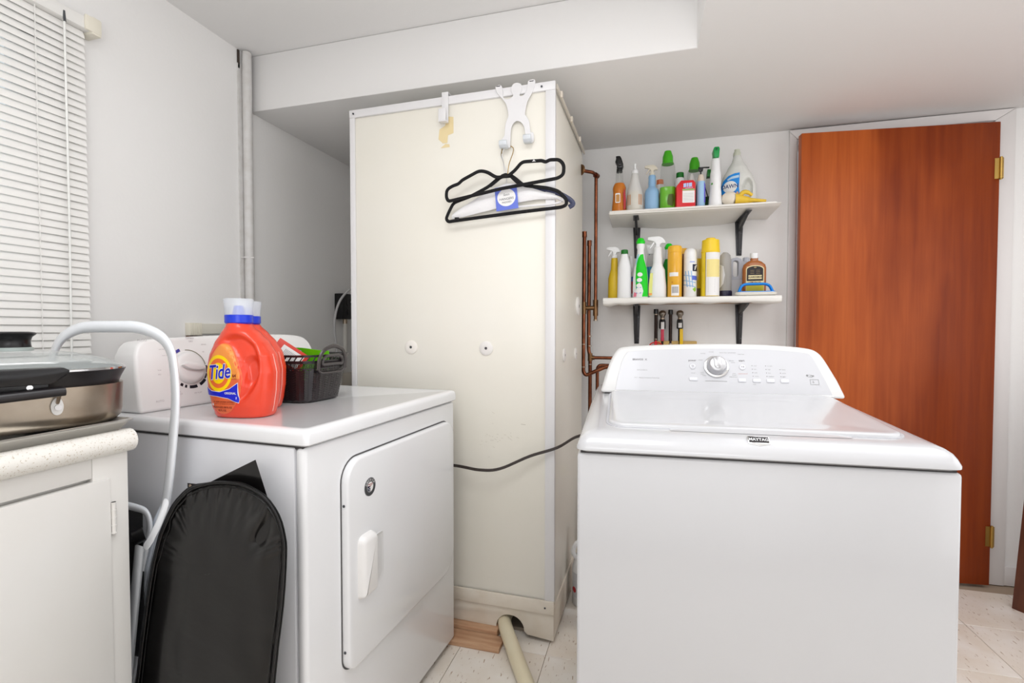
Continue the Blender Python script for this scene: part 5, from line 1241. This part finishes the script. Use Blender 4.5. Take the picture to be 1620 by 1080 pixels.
# second green-capped
b = bot('toilet_cleaner_bottle', 'second green-capped bottle, half hidden behind the orange aerosol', .098, 2.53, ZD)
bb = part_lathe('bottle_body', [(0, .031, .025), (.004, .034, .027), (.12, .032, .026), (.17, .026, .022), (.195, .0165, .0165), (.245, .015, .015)], mat('green_bottle_plastic', (20, 150, 30), .35), b)
part_lathe('neck', [(.193, .0175), (.240, .0160)], WHITEP, b)
part_lathe('cap', [(.238, .012), (.242, .0185), (.252, .0205), (.258, .0175), (.266, .014), (.269, .010), (.270, .003)], NGRN, b, 8, ang=20)
# aerosols
def aerosol(label, x, y, r, h, body_m, cap, capm, stem=None):
    b = bot('aerosol_can', label, x, y, ZD, cat='aerosol can')
    bb = part_lathe('can_body', [(0, r * .93), (.002, r), (h - .006, r), (h - .002, r * .97), (h, r * .92)], body_m, b, 32)
    part_lathe('cap', cap, capm, b, 32, ang=40)
    return b, bb
OR = mat('amber_orange_paint', (236, 176, 42), .3, coat=.3); OR2 = mat('amber_orange_cap', (240, 182, 50), .3)
b, bb = aerosol('orange-yellow aerosol can with domed cap beside the white trigger spray', .1215, 2.43, .0325, .212, OR, [(.210, .0325), (.228, .0325), (.238, .029), (.242, .020), (.243, .001)], OR2)
label_on(b, bb, merge2(fill2d(rrect(-.024, .014, .096, .114, .001), .006), fill2d(rrect(-.016, .018, .006, .056, .001), .006)), LW, 0, 0)
label_on(b, bb, merge2(*[([(-.012 + k * .004, .018), (-.010 + k * .004, .018), (-.010 + k * .004, .048), (-.012 + k * .004, .048)], [(0, 1, 2, 3)]) for k in range(7)]), flat('grey_ink_dark', 118, 114, 116), 0, 0, .0009, name='bar_code')
label_on(b, bb, merge2(fill2d(ellipse(-.012, .068, .004, .004, 10)), *[([(-.018, .078 + k * .005), (.018, .078 + k * .005), (.018, .0795 + k * .005), (-.018, .0795 + k * .005)], [(0, 1, 2, 3)]) for k in range(3)]), flat('ochre_ink', 206, 140, 40), 0, 0, .0007, name='small_print')
b, bb = aerosol('second yellow can, hidden between the orange and white aerosols', .157, 2.53, .030, .215, mat('brown_can', (120, 70, 34), .35), [(.213, .030), (.240, .030), (.241, .001)], OR2)
b, bb = aerosol('white aerosol can with blue plaid pattern and rounded cap', .1905, 2.435, .0295, .180, WHITEP, [(.178, .0295), (.205, .0285), (.220, .023), (.227, .014), (.228, .001)], WHITEP)
pb_ = flat('plaid_blue', 150, 190, 230)
label_on(b, bb, merge2(*[fill2d([(-.029, z0), (.022, z0 - .012), (.022, z0 - .008), (-.029, z0 + .004)], .006) for z0 in (.075, .100, .055)], *[fill2d([(x0, .045), (x0 + .004, .045), (x0 - .004, .12), (x0 - .008, .12)], .006) for x0 in (-.016, -.004, .008)]), pb_, 0, 0, .0005, name='plaid_print')
label_on(b, bb, fill2d([(.006, .078), (.027, .076), (.027, .096), (.006, .098)], .006), flat('violet_blue', 90, 110, 210), 0, 0, .0009)
nb = label_on(b, bb, fill2d([(.008, .118), (.0275, .118), (.0275, .150), (.008, .150)], .006), flat('navy', 24, 30, 62), 0, 0, .0009, name='logo_panel')
label_on(b, bb, shift2(text_vf('f', .030, .03, .2), .018, .134), LW, 0, 0, .0014, name='lettering')
label_on(b, bb, fill2d([(-.004, .158), (.018, .158), (.018, .164), (-.004, .164)], .006), flat('violet_blue_pale', 180, 190, 236), 0, 0, .0006)
label_on(b, bb, fill2d([(.008, .035), (.022, .046), (.024, .030), (.018, .022)], .006), flat('leaf_green', 150, 200, 70), 0, 0, .0006)
b, bb = aerosol('yellow can with green print, behind between the white and tall yellow aerosols', .232, 2.53, .031, .190, mat('yellow_paint', (236, 196, 20), .3, coat=.3), [(.188, .030), (.235, .024), (.236, .001)], mat('milky_cap', (222, 218, 212), .3))
label_on(b, bb, fill2d(rrect(-.030, .010, .004, .045, .001), .006), flat('brown_panel', 110, 84, 20), 0, 0)
label_on(b, bb, fill2d([(-.022, .055), (-.010, .070), (-.016, .075)], .006), flat('strip_green', 130, 200, 120), 0, 0)
b, bb = aerosol('tall aerosol can with big yellow cap and white instruction label', .278, 2.43, .0400, .206, mat('bright_yellow_paint', (244, 210, 20), .3, coat=.3), [(.202, .0400), (.206, .0415), (.212, .0400), (.258, .0375), (.2600, .0355), (.2605, .0215), (.268, .0205), (.2695, .018), (.2697, .001)], mat('bright_yellow_cap', (246, 208, 40), .3))
label_on(b, bb, fill2d(rrect(-.024, .038, .003, .200, .001), .006), LW, 0, 0)
label_on(b, bb, merge2(fill2d(rrect(-.020, .036, .088, .168, .001), .006)), flat('pale_yellow_print', 244, 226, 150), 0, 0, .0009)
label_on(b, bb, merge2(*[([(-.016, .094 + k * .008), (.034, .094 + k * .008), (.034, .0958 + k * .008), (-.016, .0958 + k * .008)], [(0, 1, 2, 3)]) for k in range(9)]), flat('ochre_ink', 226, 190, 120), 0, 0, .0013, name='small_print')
label_on(b, bb, merge2(*[([(-.014, .020 + k * .008), (.016, .020 + k * .008), (.016, .0214 + k * .008), (-.014, .0214 + k * .008)], [(0, 1, 2, 3)]) for k in range(8)]), flat('pale_ink', 186, 180, 180), 0, 0, .0013, name='small_print')
label_on(b, bb, ([(-.0245, .003), (-.0225, .003), (-.0225, .200), (-.0245, .200)], [(0, 1, 2, 3)]), flat('seam_grey', 140, 120, 90), 0, 0, .0009, name='label_edge')
# clear bottle dark base
b = bot('clear_bottle', 'clear upside-down bottle with dark base between tall yellow can and grey jug', .3455, 2.46, ZD)
pf = [(.028, .0285, .024), (.12, .0275, .023), (.17, .026, .022), (.192, .022, .018), (.205, .010, .010)]
bb = part_lathe('bottle_body', pf, mat('smoky_plastic', (176, 172, 166), .12, alpha=.6), b)
part_lathe('base_cap', [(0, .029, .025), (.002, .031, .026), (.022, .031, .026), (.028, .029, .024)], mat('ink_blue_plastic', (24, 18, 50), .35), b)
label_on(b, bb, fill2d([(-.026, .035), (-.010, .060), (-.004, .100), (-.010, .140), (-.026, .150)], .006), flat('greyish_label', 206, 206, 210), 0, 0)
# grey jug with handle hole
b = bot('grey_jug', 'grey flat jug with handle hole, left of the amber bottle', .4215, 2.56, ZD)
out = [(-.045, 0), (.045, 0), (.045, .165), (.030, .172), (.012, .172), (.006, .185), (-.012, .192), (-.034, .188), (-.045, .170)]
hole = [(p[0], p[1]) for p in rrect(-.030, -.006, .100, .176, .011, 5)]
bm_ = bmesh.new()
vo = [bm_.verts.new((x, z, 0)) for x, z in out]; vi = [bm_.verts.new((x, z, 0)) for x, z in hole]
ed = [bm_.edges.new((vo[i], vo[(i + 1) % len(vo)])) for i in range(len(vo))] + [bm_.edges.new((vi[i], vi[(i + 1) % len(vi)])) for i in range(len(vi))]
bmesh.ops.triangle_fill(bm_, use_beauty=True, edges=ed); bm_.verts.index_update()
fv = [(v.co.x, v.co.y) for v in bm_.verts]; ff = [tuple(q.index for q in f.verts) for f in bm_.faces]; bm_.free()
n0 = len(fv)
vv3 = [(x, -.022, z) for x, z in fv] + [(x, .022, z) for x, z in fv]
fc3 = list(ff) + [tuple(i + n0 for i in q)[::-1] for q in ff]
no = len(out); nh = len(hole)
fc3 += [(i, (i + 1) % no, n0 + (i + 1) % no, n0 + i) for i in range(no)] + [(no + i, no + (i + 1) % nh, n0 + no + (i + 1) % nh, n0 + no + i) for i in range(nh)]
MB().add((vv3, fc3)).obj('jug_body', mat('grey_jug_plastic', (186, 188, 196), .35), b, bev=.003, bev_ang=60)
part_lathe('cap', [(.170, .014), (.190, .014), (.192, .010)], mat('grey_jug_plastic', (186, 188, 196), .35), b).location = (.030, 0, 0)
decal('label', fill2d(rrect(-.040, .040, .010, .085, .002)), flat('greyish_label', 206, 206, 210), b, front(0, -.022, 0), .0005)
# amber bottle
b = bot('amber_bottle', 'amber glass-like bottle with black and cream label and white cap', .4705, 2.475, ZD)
pf = [(0, .046, .024), (.004, .0500, .027), (.13, .0500, .027), (.145, .046, .025), (.158, .032, .020), (.165, .0165, .0155), (.178, .0160, .0155)]
bb = part_lathe('bottle_body', pf, mat('amber_plastic', (166, 96, 44), .12, coat=.5), b, e=3.2)
part_lathe('cap', [(.174, .0175), (.176, .018), (.198, .0175), (.200, .014)], WHITEP, b, 24)
arch_ = lambda w_, z0, z1: [(-w_, z0), (w_, z0), (w_, z1 - w_ * .45)] + [(w_ * math.cos(R(q)), z1 - w_ * .45 + w_ * .45 * math.sin(R(q))) for q in range(15, 180, 15)] + [(-w_, z1 - w_ * .45)]
label_on(b, bb, fill2d(arch_(.0375, .010, .141), .01), flat('cream_label', 226, 210, 160), 0, 0)
label_on(b, bb, fill2d(arch_(.0340, .070, .137), .01), flat('badge_black', 30, 22, 26), 0, 0, .0009)
label_on(b, bb, fill2d(rrect(-.028, .028, .078, .096, .002), .01), flat('cream_label', 226, 210, 160), 0, 0, .0013)
label_on(b, bb, shift2(text_vf('GUARDSMAN', .0105, .02), 0, .087), flat('badge_black', 30, 22, 26), 0, 0, .0018, name='lettering')
label_on(b, bb, merge2(*[([(-.020, .103 + k * .007), (.020, .103 + k * .007), (.020, .1045 + k * .007), (-.020, .1045 + k * .007)], [(0, 1, 2, 3)]) for k in range(3)], fill2d(ellipse(0, .131, .006, .003, 12))), flat('faint_gold', 150, 130, 90), 0, 0, .0013, name='small_print')
label_on(b, bb, merge2(shift2(text_vf('LEMON OIL', .010, .02), 0, .064)), flat('faint_brown', 150, 80, 40), 0, 0, .0009, name='lettering')
label_on(b, bb, fill2d(rrect(-.036, .036, .012, .050, .002), .01), flat('olive_yellow', 190, 176, 40), 0, 0, .0009)
# scrub brush with blue handle
b = bot('scrub_brush', 'scrub brush with bright blue arched handle lying on lower shelf', .462, 2.405, ZD, 0, cat='brush')
BLU = mat('sky_blue_plastic', (20, 140, 232), .3)
MB().add(loft([rrect(-.082 + i_, .088 - i_, -.026 + i_, .026 - i_, .02, 5, z0) for z0, i_ in ((0, .006), (.004, .001), (.012, 0), (.016, .004))])).obj('bristle_pad', mat('pad_white', (224, 220, 210), .8, bump=.6, bscale=120), b)
MB().add(loft([rrect(-.070, .082, -.022, .022, .02, 5, z0) for z0 in (.0155, .019)])).obj('base_plate', BLU, b)
MB().add(tube(fillet([(-.066, 0, .017), (-.056, 0, .044), (-.040, 0, .052), (.042, 0, .052), (.060, 0, .044), (.072, 0, .017)], .02), .006, 10, flat=(.0062, .012), up=(0, 1, 0))).obj('handle', BLU, b)

# ---------------------------------------------------------------- valves under the lower shelf
VY = 2.628
def vpos(x): return (x, VY, 0)
sv = empty('gate_valve_pipe', (.0415, VY, 0), label='dark vertical water pipe with red wheel handle, under the lower shelf', cat='pipe')
MB().add(cyl((0, 0, .60), (0, 0, 1.238), .0085, 12)).obj('pipe_body', IRON, sv); part_lathe('end_cap', [(1.218, .0115), (1.240, .0115), (1.242, .009)], BLK, sv, 14)
MB().add(cyl((0, 0, 1.212), (0, 0, 1.216), .010, 12)).add(cyl((0, 0, 1.085), (0, 0, 1.089), .0105, 12)).obj('solder_joint', SOLDER, sv)
m = MB().add(tube([(.030 * math.cos(2 * PI * k / 20), -.022, 1.055 + .016 * math.sin(2 * PI * k / 20)) for k in range(20)], .003, 8, closed=True))
m.add(cyl((-.030, -.022, 1.055), (.030, -.022, 1.055), .003, 8)).add(prism([(-.009, 1.055), (.009, 1.055), (.004, 1.080), (-.004, 1.080)], 'y', -.024, -.010))
m.obj('wheel_handle', mat('red_enamel', (214, 22, 30), .3), sv)
sp = empty('black_pipe', (.113, VY, 0), label='plain dark vertical water pipe between the two silver-domed arrestors', cat='pipe')
MB().add(cyl((0, 0, .60), (0, 0, 1.234), .0085, 12)).obj('pipe_body', IRON, sp); part_lathe('end_cap', [(1.214, .0115), (1.236, .0115), (1.238, .009)], BLK, sp, 14)
MB().add(cyl((0, 0, 1.060), (0, 0, 1.066), .0105, 12)).obj('solder_joint', SOLDER, sp)
def arrestor(x, label, mode):
    e = empty('water_hammer_arrestor', (x, VY, 0), label=label, cat='valve')
    part_lathe('dome', [(1.195, .009), (1.205, .012), (1.213, .0175), (1.222, .0180), (1.230, .0145), (1.234, .007), (1.235, .001)], mat('tarnished_metal', (140, 132, 122), .35, metal=.9), e, 24)
    part_lathe('neck_ring', [(1.188, .0105), (1.196, .0105)], SOLDER, e, 16)
    part_lathe('collar', [(1.140, .014), (1.146, .0160), (1.180, .0150), (1.189, .0125)], BLK, e, 8, ang=20)
    MB().add(cyl((0, 0, .60), (0, 0, 1.14), .0085, 12)).obj('pipe_body', IRON, e)
    if mode == 'red':
        MB().add(box(-.0075, .0085, -.020, -.0165, 1.095, 1.175)).obj('tag_label', LW, e, bev=.001)
        MB().add(box(-.0080, .0075, -.0215, -.019, 1.078, 1.138)).obj('red_print', mat('red_print_card', (206, 60, 84), .5), e, bev=.001)
    else:
        MB().add(box(-.0085, .0085, -.020, -.0165, 1.146, 1.170)).add(box(-.003, .005, -.022, -.0195, 1.155, 1.165)).obj('tag_label', LW, e, bev=.001)
        MB().add(prism([(-.002, 1.140), (.014, 1.140), (.015, 1.040), (-.002, 1.040)], 'y', -.022, -.014)).obj('lever', mat('yellow_lever', (240, 196, 20), .35), e, bev=.002)
arrestor(.0735, 'silver-domed valve with black collar and red label, under lower shelf', 'red')
arrestor(.1585, 'silver-domed valve with black collar and yellow lever, under lower shelf', 'yellow')
tag(MB().add(box(.035, .24, VY - .006, YB - .0005, .98, 1.078)).obj('mounting_board', mat('varnished_board', (206, 170, 100), .5), bev=.002), 'varnished wooden board behind the water valves above the washer', 'board')

# ---------------------------------------------------------------- things on the floor between enclosure and washer
b = bot('bleach_jug', 'white jug with printed label on floor between enclosure and washer, rear one', -.232, 2.02, 0)
pf = [(0, .060), (.006, .066), (.15, .066), (.19, .055), (.23, .032), (.262, .020), (.285, .018)]
bb = part_lathe('jug_body', pf, WHITEP, b); part_lathe('cap', [(.283, .020), (.305, .020), (.307, .015)], WHITEP, b)
MB().add(tube(smooth([(-.045, -.02, .19), (-.058, -.03, .22), (-.045, -.025, .255), (-.018, -.01, .262)], 5), .009, 10)).obj('handle', WHITEP, b)
label_on(b, bb, fill2d(rrect(-.055, .04, .04, .14, .002), .01), flat('greyish_label', 206, 206, 210), 0, 0)
label_on(b, bb, fill2d(ellipse(-.05, .07, .008, .012, 12), .01), flat('crimson_label', 176, 34, 44), 0, 0, .0012)
b = bot('cleaner_jug', 'white bottle with yellow label on floor, nearest, beside the washer', -.208, 1.865, 0)
pf = [(0, .040), (.006, .045), (.12, .045), (.16, .038), (.19, .020), (.205, .016)]
bb = part_lathe('bottle_body', pf, WHITEP, b); part_lathe('cap', [(.203, .018), (.225, .018), (.227, .013)], WHITEP, b)
label_on(b, bb, fill2d(rrect(-.040, .035, .025, .115, .002), .01), flat('bright_yellow', 240, 206, 30), 0, 0)
label_on(b, bb, fill2d(rrect(-.042, -.020, .05, .075, .002), .01), flat('crimson_label', 176, 34, 44), 0, 0, .0012)
b = bot('large_bottle', 'tall clear bottle with lime green cap behind the washer by enclosure side', -.205, 2.25, 0)
pf = [(0, .045), (.006, .05), (.30, .05), (.37, .040), (.43, .020), (.45, .018)]
part_lathe('bottle_body', pf, mat('smoky_plastic', (176, 172, 166), .12, alpha=.6), b); part_lathe('cap', [(.448, .020), (.478, .019), (.48, .012)], mat('lime_cap', (170, 205, 50), .35), b)

# ---------------------------------------------------------------- brown panel at the right edge
m = MB().add(box(0, .50, 0, .035, 0, .95))
wp = m.obj('wooden_panel', mat('dark_walnut_veneer', (112, 62, 40), .35, noise_amt=.9, nscale=5, rgb2=(76, 36, 24), stretch=(8, 8, 1)), bev=.002)
wp.location = (1.440, 2.44, 0.0); wp.rotation_euler = (R(0), R(3.5), R(-52))
tag(wp, 'dark brown wooden panel leaning at right edge by door casing', 'panel')
